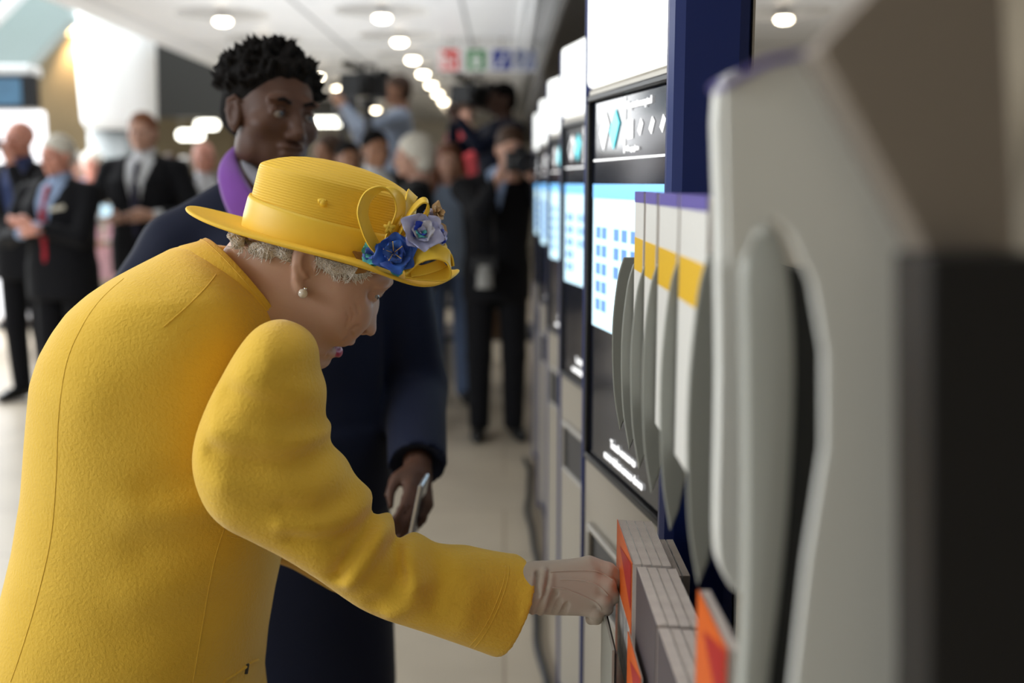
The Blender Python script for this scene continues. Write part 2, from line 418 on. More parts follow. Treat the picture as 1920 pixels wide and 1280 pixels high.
# hanging fluorescent tubes in the far passage
M['tube'] = mat('tube_glow', (1, 1, .95), .5, emit=(1, .98, .85), es=5)
for px, py, w, Y, lab in ((357, 253, 46, 21, 'bright tube light hanging in the far passage, beside the dark wall'), (388, 234, 40, 23, 'farther pale tube light hanging just left of the man with the purple collar'), (618, 227, 60, 20, 'bright tube light hanging just right of the young man’s face'.replace('’', "'"))):
    p = at(px, py, Y); wm = w/FPX*Y
    o = thing('tube_light', p, lab, 'tube light')
    MB().tube([(-wm/2, 0, 0), (-wm/2+.04, 0, 0), (wm/2-.04, 0, 0), (wm/2, 0, 0)], [.04, .085, .085, .04], 12).build('tube', M['tube'], o, True)
    for q_ in (-.4, .4): MB().tube([(wm*q_, 0, .08), (wm*q_, 0, 3.2-p.z)], .01, 6).build('hanger', M['steel'], o)
# display screen over a lit panel on the far left
sx0, sx1 = at(-90, 170, 9.5).x, at(66, 170, 9.5).x
zt, zb = at(40, 140, 9.5).z, at(40, 203, 9.5).z
o = thing('display_screen', ((sx0+sx1)/2, 9.5, zb), 'black framed blue display screen hanging under a white box at the left edge', 'display screen')
w = sx1-sx0
MB().b2((-w/2, 0, 0), (w/2, .1, zt-zb)).build('frame', M['black'], o, bevel=.008)
M['blueimg'] = mat('display_picture', (.05, .12, .2), .3, emit=(.10, .22, .34), es=.45, var=(4, (.02, .03, .05), 1))
MB().b2((-w/2+.03, -.01, .03), (w/2-.12, .0, zt-zb-.03)).build('screen', M['blueimg'], o)
MB().b2((-w/2-.05, .02, zt-zb), (w/2-.05, .3, zt-zb+.09)).build('top_box', M['whitecol'], o, bevel=.02)
M['litpanel'] = mat('lit_panel', (.95, .95, 1), .4, emit=(.95, .96, 1), es=1.0)
o = thing('light_panel', ((sx0+sx1)/2, 9.6, 0), 'white glowing advertising panel below the hanging display screen', 'light panel')
zz = at(40, 207, 9.6).z
MB().b2((-w/2, 0, .3), (w/2, .12, zz)).build('panel', M['litpanel'], o, bevel=.03)
for q_ in (-w/2, w/2-.1): MB().b2((q_, .0, 0), (q_+.1, .12, .3)).build('foot', M['steel'], o)
# pictogram signs hanging across the hall
def sign(px, py, Y, col, kind, lab):
    s = 36/FPX*Y; p = at(px, py, Y)
    o = thing('hanging_sign', p, lab, 'sign', 'square pictogram signs hanging from the ceiling')
    MB().b2((-s/2*1.2, 0, -s/2*1.15), (s/2*1.2, .05, s/2*1.15)).build('panel', mat('sign_back', (.75, .76, .78), .5), o)
    MB().b2((-s/2*.95, -.012, -s/2), (s/2*.95, -.001, s/2)).build('colour_square', mat('sign_'+kind, col, .5), o)
    q = MB(); Mx = Matrix.Identity(3)
    u = s/36
    def bx(a, b, c, d, r=0): q.box(((a+c)/2*u, -.018, (b+d)/2*u), (abs(c-a)*u, .008, abs(d-b)*u), Euler((0, r, 0)).to_matrix())
    if kind == 'red': bx(-15, -14, -11, 14); bx(-11, 2, -2, 6); bx(-6, -13, -2, 5); bx(0, -6, 9, -2); bx(5, -13, 9, -4); bx(6, 4, 14, 8, .4)
    elif kind == 'green': bx(-4, -14, 4, 4); bx(-3, 6, 3, 12); bx(-9, -3, -3, 0, .5); bx(3, -3, 9, 0, -.5); bx(-6, -15, 6, -12)
    else: bx(-2, -12, 2, 8, .45); bx(3, 9, 8, 13); bx(-10, -14, -2, -11)
    q.build('pictogram', M['white'], o)
    MB().b2((-.012, .02, s/2), (.012, .04, CZ-p.z)).build('hanger', M['steel'], o)
sign(843, 112, 11.4, (.6, .035, .03), 'red', 'red square sign with white symbol hanging beyond the ceiling lights')
sign(893, 112, 11.4, (.03, .2, .05), 'green', 'green square sign with a white figure hanging beyond the ceiling lights')
sign(941, 112, 11.4, (.015, .03, .22), 'blue', 'dark blue square sign with a slanted white symbol')
sign(985, 112, 11.6, (.22, .25, .4), 'pale', 'pale blue-grey square sign hanging right of the dark blue one')
# dark bulkhead above and behind the machines, cable tray
structure('trim_4', MB().b2((.62, 5.5, 1.9), (.8, 24, CZ)), M['darkwall'])
structure('trim_5', MB().b2((.30, 4.0, CZ-.62), (.62, 24, CZ-.5)), M['dark'], bevel=.02)
for x, z in ((.12, 2.9), (.22, 2.86)):
    pass
apply_props(MB().tube([(.16, 1.5, 2.93), (.16, 22, 2.93)], .02, 8).tube([(.24, 1.5, 2.9), (.24, 22, 2.9)], .03, 8).build('ceiling_pipe', M['ceil'], smooth=True), 'pair of pale pipes running along the ceiling above the machines', 'pipe')
# ================================================================ ticket machines
M['mwhite'] = mat('machine_white_sign', (.9, .92, .9), .3, emit=(.98, 1, .98), es=.75)
M['mbody'] = mat('machine_steel', (.36, .325, .27), .33, .35, bump=[('noise', 120, .08, .001)])
M['mblue'] = mat('machine_blue', (.012, .028, .16), .35)
M['glass'] = mat('screen_glass', (.006, .008, .016), .10, spec=.28)
M['ui'] = mat('screen_page', (.5, .7, .8), .3, emit=(.55, .80, .95), es=.75)
M['uib'] = mat('screen_button', (.1, .2, .5), .3, emit=(.12, .28, .62), es=.7)
M['uit'] = mat('screen_header', (.1, .3, .6), .3, emit=(.15, .45, .85), es=.9)
M['uiw'] = mat('screen_lettering', (.8, .8, .8), .3, emit=(1, 1, 1), es=.9)
M['uic'] = mat('screen_card_symbol', (.1, .6, .7), .3, emit=(.1, .7, .8), es=.8)
M['purple'] = mat('screen_dark_purple', (.02, .008, .03), .12)
def text(name, body, size, Mx, mt, parent, align='LEFT', ext=.0008, squeeze=1):
    c = bpy.data.curves.new(name, 'FONT'); c.body = body; c.size = size; c.extrude = ext; c.align_x = align
    t = bpy.data.objects.new(name, c); COL.objects.link(t); bpy.context.view_layer.update()
    me = bpy.data.meshes.new_from_object(t.evaluated_get(bpy.context.evaluated_depsgraph_get())); bpy.data.objects.remove(t)
    me.materials.clear(); o = link(name, me, mt, parent, False); o.matrix_local = Mx
    return o
def machine(y, i, lab, kind):
    rz = math.atan2(-1, .19)             # local +x runs toward the viewer, local -y faces the aisle
    o = thing('ticket_machine', (.158, y, 0), lab, 'ticket machine', 'ticket machines along the right side')
    o.rotation_euler = (0, 0, rz)
    # after this turn local +y points to the right (away from the aisle)? keep faces on y=0 and the body behind
    s = -1 if (Euler((0, 0, rz)).to_matrix() @ Vector((0, 1, 0))).x < 0 else 1
    def B(mb, a, b): mb.b2((a[0], a[1]*s, a[2]), (b[0], b[1]*s, b[2])); return mb
    Wd = .58
    def wedge(a, b, za, zb, dl=.16, dr=.055, e=0):
        P = [(a, e*s), (b, e*s), (b, dr*s), (a, dl*s)]
        return MB().add([(x, y, za) for x, y in P]+[(x, y, zb) for x, y in P], [(0, 3, 2, 1), (4, 5, 6, 7)]+[(k, (k+1) % 4, (k+1) % 4+4, k+4) for k in range(4)])
    wedge(0, Wd, .06, 1.675).build('cabinet', M['mbody'], o, bevel=.006)
    wedge(.02, Wd-.02, 0, .06, .15, .05, .012).build('plinth', M['black'], o)
    wedge(0, Wd, 1.675, 1.86, .15, .05, -.004).build('header_sign', M['mwhite'], o, bevel=.01)
    B(MB(), (-.007, -.005, .03), (0, .16, 1.85)).build('side_trim', M['mblue'], o, bevel=.002)
    x0, x1, z0, z1 = .075, .55, 1.0, 1.645
    scr = B(MB(), (x0, -.012, z0), (x1, .0, z1)).build('screen', M['glass'], o, bevel=.004)
    fr = MB()
    for a, b in (((x0-.012, -.02, z0-.014), (x1+.012, 0, z0)), ((x0-.012, -.02, z1), (x1+.012, 0, z1+.012)), ((x0-.012, -.02, z0), (x0, 0, z1)), ((x1, -.02, z0), (x1+.012, 0, z1))): B(fr, a, b)
    fr.build('screen_frame', M['black'], o, bevel=.003)
    g = .013
    B(MB(), (x0+.02, -g, 1.245), (x1-.02, -g-.001, 1.49)).build('page', M['ui'], scr)
    B(MB(), (x0+.02, -g-.001, 1.475), (x1-.02, -g-.002, 1.50)).build('page_header', M['uit'], scr)
    bt = MB()
    for r in range(5):
        for c in (.045, .082, .155, .20, .25, .30, .36):
            if c > .1 and r in (3, 4): continue
            zz = 1.405-r*.032-(.0); B(bt, (x0+c, -g-.0015, zz), (x0+c+.026, -g-.0025, zz+.02))
    bt.build('button', M['uib'], scr, kind='stuff')
    B(MB(), (x0+.018, -g, 1.54), (x1-.02, -g-.001, 1.543)).b2((x0+.20, -(g)*s, 1.55), (x0+.203, -(g+.001)*s, 1.64)).build('divider_line', M['uiw'], scr)
    for k, (cx, mt) in enumerate(((.085, M['uiw']), (.145, M['uic']))):   # two tilted smart cards
        pts = [(cx-.028, 1.588), (cx+.004, 1.625), (cx+.028, 1.60), (cx-.004, 1.558)]
        mb = MB(); P = [Vector((x0+a, -(g+.0005)*s, b)) for a, b in pts]
        mb.add(P+[p+Vector((0, -.001*s, 0)) for p in P], [(0, 1, 2, 3), (7, 6, 5, 4), (0, 4, 5, 1), (1, 5, 6, 2), (2, 6, 7, 3), (3, 7, 4, 0)])
        if k == 0:
            mb.mi = 1; q = [(cx-.018, 1.587), (cx+.003, 1.611), (cx+.018, 1.599), (cx-.003, 1.571)]
            P = [Vector((x0+a, -(g+.0022)*s, b)) for a, b in q]; mb.add(P, [(0, 1, 2, 3)])
        mb.build('card_symbol', [mt, M['glass']], scr)
    B(MB(), (x0+.215, -g, 1.572), (x0+.245, -g-.001, 1.602)).build('card_symbol', M['uiw'], scr)
    for cx in (.285, .34, .39):
        P = [Vector((x0+cx+a, -(g+.0005)*s, 1.587+b)) for a, b in ((-.014, -.004), (.0, .014), (.012, .006), (-.002, -.013))]
        MB().add(P, [(0, 1, 2, 3)]).build('payment_symbol', M['uiw'], scr)
    T = Matrix.Rotation(PI/2, 4, 'X') if s > 0 else Matrix.Rotation(PI, 4, 'Z') @ Matrix.Rotation(PI/2, 4, 'X')
    if s < 0: T = Matrix(((1, 0, 0, 0), (0, 0, 1, 0), (0, 1, 0, 0), (0, 0, 0, 1)))
    def tx(body, size, x, z, al='LEFT'):
        Mx = T.copy(); Mx.translation = (x, -(g+.0015)*s, z); text('lettering', body, size, Mx, M['uiw'], scr, al)
    tx('Payment accepted', .017, x0+.215, 1.62)
    tx('Change given', .012, x0+.215, 1.553)
    tx('Touch screen to', .021, x0+.22, 1.045, 'CENTER'); tx('move ticket screen down', .021, x0+.22, 1.018, 'CENTER')
    # ticket tray
    B(MB(), (.075, -.003, .73), (.40, .01, .845)).build('ticket_tray', M['black'], o)
    fr = MB()
    for a, b in (((.06, -.012, .845), (.415, .0, .857)), ((.06, -.012, .718), (.415, 0, .73)), ((.06, -.012, .73), (.075, 0, .845)), ((.40, -.012, .73), (.415, 0, .845))): B(fr, a, b)
    fr.build('tray_frame', M['steel'], o, bevel=.003)
    return o
mlabs = ['nearest steel ticket machine with lit touch screen, beside the gloved hand', 'second nearest ticket machine in the row, screen lit with a purple lower part', 'third nearest ticket machine in the row on the right', 'fourth nearest ticket machine in the row on the right', 'farthest ticket machine in the row, beside the crouching photographer']
for i in range(5): machine(2.04+.9*i, i, mlabs[i], i)
# blue end panel
o = thing('blue_panel', (.262, 1.41, 0), 'tall dark blue end panel standing between the nearest machine and the leaflet rack', 'panel')
MB().b2((-.05, -.02, 0), (.055, .03, 2.5)).build('board', M['mblue'], o, bevel=.018)
MB().b2((.055, -.01, 0), (.058, .02, 2.5)).build('edge_strip', M['steel'], o)
# cable lying along the foot of the machines
pts = [(.118+.012*math.sin(y*5)+.004*math.sin(y*13), y, .015+.01*max(0, math.sin(y*3))) for y in np.arange(1.6, 5.7, .08)]
apply_props(MB().tube(pts, .013, 8).build('cable', M['black'], smooth=True), 'black cable lying along the foot of the ticket machines', 'cable')
# ================================================================ the woman in yellow
M['skinq'] = mat('fair_skin', (.60, .385, .28), .5, sub=.12, var=(22, (.56, .32, .23), .6), bump=[('noise', 220, .12, .001), ('noise', 60, .15, .002)])
M['wool'] = mat('yellow_wool', (.88, .56, .068), .9, sheen=.3, spec=.12, var=(9, (.80, .49, .045), .6), bump=[('noise', 230, .55, .0022), ('noise', 900, .5, .0006)])
M['straw'] = mat('yellow_straw', (.9, .57, .055), .5, spec=.3, bump=[('Z', 95, .5, .0012), ('voro', 700, .3, .0005)])
M['strawp'] = mat('yellow_fine_straw', (.9, .57, .055), .55, spec=.25, bump=[('voro', 900, .35, .0004)])
M['sinamay'] = mat('yellow_ribbon', (.9, .60, .06), .42, spec=.4, bump=[('voro', 1100, .2, .0003)])
M['strand'] = mat('silver_hair_strands', (.80, .76, .70), .45); M['whair'] = mat('silver_white_hair', (.60, .55, .49), .6, bump=[('noise', 300, .5, .002)])
M['glove'] = mat('pale_grey_glove', (.50, .43, .37), .8, sheen=.25, spec=.15, bump=[('noise', 900, .25, .0004)])
M['lip'] = mat('lipstick', (.45, .04, .09), .35)
M['pearl'] = mat('pearl', (.85, .80, .70), .15, spec=.8, coat=.8)
M['silver'] = mat('silver', (.8, .8, .8), .2, 1)
M['h_dark'] = mat('dark_lashes', (.04, .03, .025), .6); M['eyeq'] = mat('aged_eye_white', (.38, .34, .31), .2, coat=.4); M['eyew'] = mat('eye_white', (.75, .72, .70), .15, coat=.5); M['iris'] = mat('eye_iris', (.03, .04, .06), .1, coat=.8)
YQ = 1.43
queen = thing('person', (at(200, 900, YQ).x+.1, YQ, 0), 'older woman in a bright yellow coat and yellow hat reaching out a gloved hand', 'person')
QL = Vector(queen.location)
def unparented(o):     # shapes below are modelled in world space; hang them on the thing without moving them
    o.matrix_parent_inverse = Matrix.Translation(-QL); return o
def fobj(name, field, mt, smooth=2, parent=None, **k):
    o = link(name, field.mesh(name, smooth), mt, parent or queen, True, **k); unparented(o) if parent is None else None; return o
# ---- coat body
def X(px, py, Y=YQ): return at(px, py, Y).x
def Z(py, px=400, Y=YQ): return at(px, py, Y).z
tab = []
for py, xl, xr, b, cy in ((462, 330, 420, .05, 0), (480, 296, 450, .085, 0), (500, 258, 478, .115, 0), (520, 222, 500, .14, 0), (545, 186, 520, .163, 0), (575, 152, 535, .172, 0), (610, 126, 548, .178, 0), (650, 103, 556, .182, 0), (700, 86, 560, .184, 0), (800, 76, 556, .182, 0), (900, 68, 548, .180, 0), (1000, 52, 532, .182, 0), (1060, 38, 522, .185, 0), (1120, 24, 508, .192, 0), (1200, 4, 494, .198, .0), (1280, -16, 486, .205, 0)):
    a, c = X(xl, py, YQ), X(xr, py, YQ); tab.append((Z(py), (a+c)/2, (c-a)/2, YQ+cy, b))
hz = tab[-1][0]; a0 = tab[-1]
tab += [(hz-.15, a0[1]-.01, a0[2]+.02, YQ, .22), (.47, a0[1]-.01, a0[2]+.05, YQ, .25)]
F = Field((-.80, 1.19, .46), (-.20, 1.70, 1.47), .006)
F.slices(tab, k=0, pw=2.25)
F.half((0, 0, .48), (0, 0, -1))
sx_, sz_ = F.ax[0][:, None], F.ax[2][None, :]
for ln, w_, a_ in (([(428, 870), (370, 895), (290, 915)], .024, .006), ([(430, 925), (350, 950), (260, 950)], .022, -.005), ([(425, 985), (370, 1010), (280, 1020)], .026, .006), ([(395, 800), (330, 770), (250, 750)], .03, .003), ([(420, 1060), (360, 1090), (270, 1100)], .03, -.004), ([(400, 1140), (340, 1170), (250, 1180)], .03, .004), ([(330, 640), (250, 700), (180, 760)], .045, -.004)):
    F.F -= (-a_*np.exp(-(line_dist(sx_, sz_, xz(ln, 1.27))/w_)**2)*-1*-1)[:, None, :].astype(np.float32)
coat = fobj('coat', F, M['wool'], 4)
# ---- sleeve: outline from shoulder to cuff, real thickness, folds raised on it
def sl_d(px): return np.interp(px, [360, 600, 970], [1.235, 1.235, 1.31])
outl = [(512, 603), (545, 611), (572, 630), (588, 660), (592, 705), (604, 745), (604, 790), (612, 815), (613, 838), (634, 868), (655, 900), (680, 923), (691, 946), (693, 972), (704, 976), (722, 985), (735, 1001), (740, 1021), (756, 1020), (788, 1021), (818, 1031), (856, 1040), (910, 1047), (985, 1058), (1120, 1072), (1150, 1180), (1080, 1290), (960, 1252), (890, 1226), (800, 1194), (715, 1166), (660, 1140), (590, 1090), (530, 1048), (470, 1012), (425, 985), (392, 950), (372, 905), (364, 860), (370, 810), (392, 750), (420, 695), (450, 645), (478, 615)]
outs = smooth_pts(outl, 3, True)
outw = [(at(p[0], p[1], sl_d(p[0])).x, at(p[0], p[1], sl_d(p[0])).z) for p in outs]
def yc_s(x, z): return np.interp(x, [at(360, 800, 1.235).x, at(600, 900, 1.235).x, at(970, 1130, 1.31).x], [1.240, 1.262, 1.335])
def W_s(x, z): return np.interp(x, [at(420, 800, 1.235).x, at(650, 900, 1.235).x, at(970, 1130, 1.31).x], [.080, .066, .058])
def FL(*pts): return [(at(p[0], p[1], sl_d(p[0])).x, at(p[0], p[1], sl_d(p[0])).z) for p in pts]
folds = [
 (FL((606, 782), (560, 770), (500, 742), (445, 728)), .017, -.0042), (FL((592, 722), (540, 715), (480, 690)), .018, .0022),
 (FL((606, 812), (560, 812), (500, 800), (430, 785)), .014, .0030), (FL((614, 842), (560, 856), (490, 848), (425, 828)), .014, -.0036),
 (FL((640, 885), (590, 905), (520, 890), (450, 880)), .018, .0025), (FL((668, 920), (610, 935), (550, 925)), .013, -.0020),
 (FL((690, 946), (655, 962), (600, 965), (545, 958)), .011, .0042), (FL((698, 976), (676, 1004), (655, 1032), (640, 1058)), .0080, -.0085),
 (FL((694, 972), (650, 992), (600, 995), (560, 985)), .009, -.0042), (FL((722, 990), (708, 1020), (686, 1048), (664, 1072)), .0105, .0075),
 (FL((739, 1022), (745, 1044), (752, 1066)), .0075, -.0085), (FL((752, 1066), (738, 1092), (712, 1108)), .011, -.0040),
 (FL((768, 1026), (778, 1050), (784, 1078)), .011, .0055), (FL((784, 1078), (772, 1112), (740, 1136)), .014, .0030),
 (FL((812, 1034), (826, 1074), (818, 1116)), .013, -.0035), (FL((870, 1050), (885, 1090), (872, 1150)), .020, .0025)]
folds = [(smooth_pts(l, 5), w*(.85 if w > .0125 else 1), a*(1.7 if w > .0125 else 1.1)) for l, w, a in folds]
F = Field((-.42, 1.12, .86), (.05, 1.46, 1.36), .0035)
inflate(F, outw, yc_s, .060, W_s, k=0, folds=folds)
cuffn = Vector((math.cos(-.32), .1, math.sin(-.32)+.0)); cp = at(955, 1145, 1.31)
cdir = Vector(at(972, 1058, 1.31)-at(893, 1232, 1.31)).normalized(); cn = Vector((cdir.z, .10, -cdir.x)).normalized()
cn = (cn+Vector((0, .35, 0))).normalized(); F.half(cp+cn*.006, cn, .004)
cq = Vector((cp.x, 1.337, cp.z)); F.cone(cq-Vector((.03, 0, -.012)), cq+Vector((.09, .0, .006)), .040, .041, .004, cut=True)
sleeve = fobj('sleeve', F, M['wool'], 3)
# far sleeve, hanging forward on the hidden side
F = Field((-.45, 1.5, .75), (.0, 1.78, 1.36), .008)
F.chain([(-.37, 1.60, 1.22), (-.35, 1.63, .98), (-.24, 1.56, .93)], [.08, .062, .048], .03)
fobj('sleeve', F, M['wool'], 2)
# ---- seams laid on the real cloth surface
bpy.context.view_layer.update()
def bvh(o):
    me = o.data; return BVHTree.FromPolygons([o.matrix_world @ v.co for v in me.vertices], [p.vertices[:] for p in me.polygons])
camP = Vector((0, 0, CAMZ))
def drape(tree, pts, lift=0, sub=6):
    out = []
    for p in smooth_pts(pts, sub):
        d = (at(p[0], p[1], 1.0)-camP).normalized(); h = tree.ray_cast(camP, d)
        if h[0] is not None: out.append(h[0]-d*lift)
    return out
tc_ = bvh(coat); ts_ = bvh(sleeve)
def seam(tree, pts, r=.0011, par=None, mt='wool', name='seam', lift=0):
    q = drape(tree, pts, lift, 8)
    o = MB().tube(q, r, 6).build(name, M[mt], par or queen, True); 
    o.matrix_parent_inverse = Matrix.Translation(-QL); return o
seam(tc_, [(405, 515), (385, 540), (350, 575), (308, 612)], .0010)
seam(tc_, [(232, 522), (190, 560), (155, 610), (125, 680), (110, 780), (105, 900), (95, 1010), (70, 1120), (40, 1220), (20, 1278)], .0007)
seam(tc_, [(421, 990), (405, 1040), (392, 1100), (380, 1170), (370, 1230), (362, 1279)], .0010)
seam(tc_, [(425, 1004), (445, 1008), (462, 1008)], .0009)
seam(tc_, [(420, 1276), (445, 1262), (470, 1243), (484, 1238)], .0024, name='pocket_welt')
q = drape(tc_, [(460, 1262), (463, 1244)], -.001)
o = MB().tube(q, .0035, 8).build('button_gap', M['dark'], queen, True); o.matrix_parent_inverse = Matrix.Translation(-QL)
seam(ts_, [(955, 1062), (950, 1095), (930, 1150), (905, 1195), (882, 1222)], .0006)
seam(ts_, [(948, 1061), (943, 1095), (922, 1150), (897, 1192), (874, 1218)], .0006)
# ---- stand collar
ca, cb = at(383, 448, YQ), at(540, 628, YQ)
ctr = (ca+cb)/2; e1 = (cb-ca)/2; nrm = Vector((-e1.z, 0, e1.x)).normalized(); nrm = -nrm if nrm.x < 0 else nrm   # towards the head
e2 = Vector((0, -.082, 0))+nrm*.030
rings = []
for off_n, sc, th in ((0, 1, 0), (.001, .955, .0), (-.012, .95, 0), (-.03, .96, 0), (-.055, 1.0, 0)): pass
def cring(dn, sc):
    return [ctr+e1*math.cos(t)*sc+e2*math.sin(t)*sc+nrm*dn-e1.normalized()*abs(dn)*.15 for t in np.linspace(0, 2*PI, 72, endpoint=False)]
mb = MB(); mb.rings([cring(-.07, .86), cring(-.03, .90), cring(-.002, .93), cring(.0015, .965), cring(0, 1.0), cring(-.012, 1.02), cring(-.026, 1.075), cring(-.033, 1.10), cring(-.037, 1.10), cring(-.050, 1.08)])
collar = mb.build('collar', M['wool'], queen, True); unparented(collar)
bpy.context.view_layer.update()
o = MB().tube([ctr+e1*math.cos(t)*1.012+e2*math.sin(t)*1.012-nrm*.006-e1.normalized()*.001 for t in np.linspace(.15, PI-.1, 60)], .0006, 6).build('stitching', M['wool'], queen, True); unparented(o)
# ---- body: head and neck, trunk, arm and hand under the clothes, legs
prof = [(470, 440), (500, 400), (560, 370), (640, 380), (700, 430), (726, 480), (735, 512), (734, 528), (727, 541), (713, 550), (703, 562), (700, 585), (696, 605), (680, 618), (671, 626), (667, 636), (660, 643), (653, 645), (640, 642), (634, 641), (636, 650), (638, 656), (635, 664), (627, 669), (618, 673), (614, 679), (605, 686), (592, 689), (572, 690), (548, 690), (530, 700), (500, 690), (440, 600), (415, 540), (420, 470), (445, 440)]
pw = xz(prof, YQ)
F = Field((-.42, 1.30, 1.16), (-.10, 1.56, 1.50), .0018)
neck0 = at(470, 560, YQ); 
inflate(F, pw, YQ, .058, .068, k=0, pw=2.3)
def H(px, py, dy=0): q = at(px, py, YQ-abs(dy)); return (q.x, YQ+dy, q.z)
# nose
inflate(F, xz([(716, 548), (706, 553), (704, 565), (705, 585), (705, 603), (706, 618), (702, 627), (695, 630), (687, 627), (676, 622), (668, 612), (672, 590), (690, 562)], YQ), YQ, .012, .0135, k=.010)
for s in (-1, 1):
    F.ell(H(681, 619, s*.0115), (.0085, .0065, .0065), .004)                       # nostril wing
    F.ell(H(681, 620.5, s*.0175), (.0056, .0050, .0030), .0015, rot=(0, .5, 0), cut=True)
    F.ell(H(655, 580, s*.041), (.026, .016, .028), .025)                          # cheek
    F.ell(H(630, 610, s*.040), (.026, .014, .024), .02)
    F.ell(H(703, 553, s*.036), (.0095, .013, .0055), .012, cut=True)                 # eye socket
    F.ell(H(696.5, 552, s*.026), (.0112, .0115, .0108), .003)                      # lids
    F.ell(H(706.5, 554.5, s*.028), (.008, .0075, .0020), .001, rot=(0, .62, 0), cut=True)
    F.ell(H(712, 536, s*.026), (.012, .018, .006), .008)                          # brow
for a, b in (((690, 563), (682, 572)), ):
    pass
for pts, r in (([(678, 558), (682, 568), (683, 578)], .0009), ([(671, 564), (674, 576), (672, 590)], .0008), ([(664, 574), (666, 588), (661, 602)], .0007), ([(674, 612), (658, 626), (642, 637)], .0010), ([(634, 642), (625, 652), (621, 662)], .0012), ([(588, 498), (585, 515), (584, 535)], .0008), ([(684, 601), (675, 603), (669, 611), (671, 620)], .0013)):
    pp = smooth_pts(pts, 4); w = [at(p[0], p[1], YQ) for p in pp]
    # press the wrinkle in on both sides of the face where the skin is
    for s in (-1, 1):
        q = []
        for v in w:
            ix = int(round((v.x-F.lo[0])/F.h)); iz = int(round((v.z-F.lo[2])/F.h)); col = F.F[ix, :, iz] < 0; ys = F.ax[1][np.where(col)[0]]
            if len(ys): q.append((v.x, ys.min() if s < 0 else ys.max(), v.z))
        if len(q) > 1: F.chain(q, [r*.2]+[r*.7]*(len(q)-2)+[r*.2], .0025, cut=True)
# lips
F.ell(H(657, 640, 0), (.006, .017, .004), .004, rot=(0, .5, 0)); F.ell(H(636, 660, 0), (.0045, .016, .007), .004)
F.ell(H(652, 651, 0), (.012, .017, .0022), .002, rot=(0, .12, 0), cut=True)
F.ell(H(600, 676, 0), (.013, .018, .010), .008)
# ear
ex = lambda px, py, dy=0: H(px, py, -.071+dy)
F.ell(ex(571, 490), (.0165, .008, .022), .003, rot=(0, -.1, 0))
F.ell(ex(560, 520, .0), (.0075, .0055, .022), .004, rot=(0, .0, 0))
F.ell(ex(579, 494, -.009), (.0095, .0095, .0165), .002, rot=(0, .1, 0), cut=True)
F.ell(ex(581, 512, -.006), (.0050, .010, .009), .002, cut=True)
F.chain([ex(586, 470), ex(570, 468), ex(558, 480, -.001), ex(554, 500, -.003), ex(556, 520, -.003), ex(562, 538, -.001)], [.003, .0034, .0042, .0044, .0044, .005], .0025)
# neck into the collar
F.cone(H(540, 545), H(440, 600), .060, .058, .02)
F.cone(H(560, 600), H(480, 640), .045, .055, .02)
F.half((0, 0, 1.17), (0, 0, -1))
head_me = F.mesh('head', 2)
# coarse body below (hidden by the coat): one skin with the head by joining the vertices of both volumes
G = Field((-.70, 1.20, 0), (-.15, 1.70, 1.33), .012)
G.slices([(1.32, -.37, .06, YQ, .06), (1.2, -.45, .10, YQ, .11), (1.0, -.50, .11, YQ, .13), (.8, -.52, .12, YQ, .14), (.74, -.52, .12, YQ, .14)], k=0)
for s in (-1, 1):
    G.chain([(-.50, YQ+s*.09, .8), (-.47, YQ+s*.09, .45), (-.46, YQ+s*.09, .08)], [.08, .055, .04], .02); G.cone((-.46, YQ+s*.09, .05), (-.30, YQ+s*.09, .035), .04, .03, .02)
    G.chain([(-.40, YQ+s*.07, 1.22), (-.37, YQ+s*.10, 1.18)], [.05, .04], .03)
G.half((0, 0, 0), (0, 0, -1))
body_me = G.mesh('trunk', 2)
def join_meshes(name, ms):
    V = []; Q = []; b = 0
    for me_ in ms:
        n = len(me_.vertices); co = np.empty(n*3, np.float32); me_.vertices.foreach_get('co', co); V.append(co.reshape(-1, 3))
        l = np.empty(len(me_.loops), np.int32); me_.loops.foreach_get('vertex_index', l); Q.append(l.reshape(-1, 4)+b); b += n
    return raw_mesh(name, np.concatenate(V), np.concatenate(Q))
qbody = link('body', join_meshes('body', [head_me, body_me]), [M['skinq'], M['lip']], queen); unparented(qbody)
# lipstick: the lip skin faces
me = qbody.data; nP = len(me.polygons); cen = np.empty(nP*3); me.polygons.foreach_get('center', cen); cen = cen.reshape(-1, 3)
def near_line(pts, w):
    q = xz(pts, YQ); return line_dist(cen[:, 0], cen[:, 2], q) < w
lips = (near_line([(634, 642), (645, 645), (655, 642)], .0035) | near_line([(636, 646), (637, 662)], .0046)) & (np.abs(cen[:, 1]-YQ) < .022)
me.polygons.foreach_set('material_index', lips.astype(np.int32))
# eyes
for s in (-1, 1):
    e = MB().ball(H(697, 552.5, s*.0262), .0102).build('eye', M['eyeq'], queen, True); unparented(e)
    d = Vector((.9, s*.25, -.35)).normalized(); c = Vector(H(697, 552.5, s*.0262))
    MB().ball(c+d*.0062, .0045).build('iris', M['iris'], e, True)
    la = MB().tube([H(705, 549, s*.020), H(703, 551, s*.028), H(698, 554, s*.034)], [.0008, .0016, .0008], 6).build('eyelashes', M['h_dark'], queen, True); unparented(la)
# earring
e = MB().ball(ex(568, 550, -.006), .0062).build('earring', M['pearl'], queen, True); unparented(e)
MB().ball(ex(573, 541, -.006), .0026).ball(ex(566, 543.5, -.005), .0022).build('setting', M['silver'], e, True)
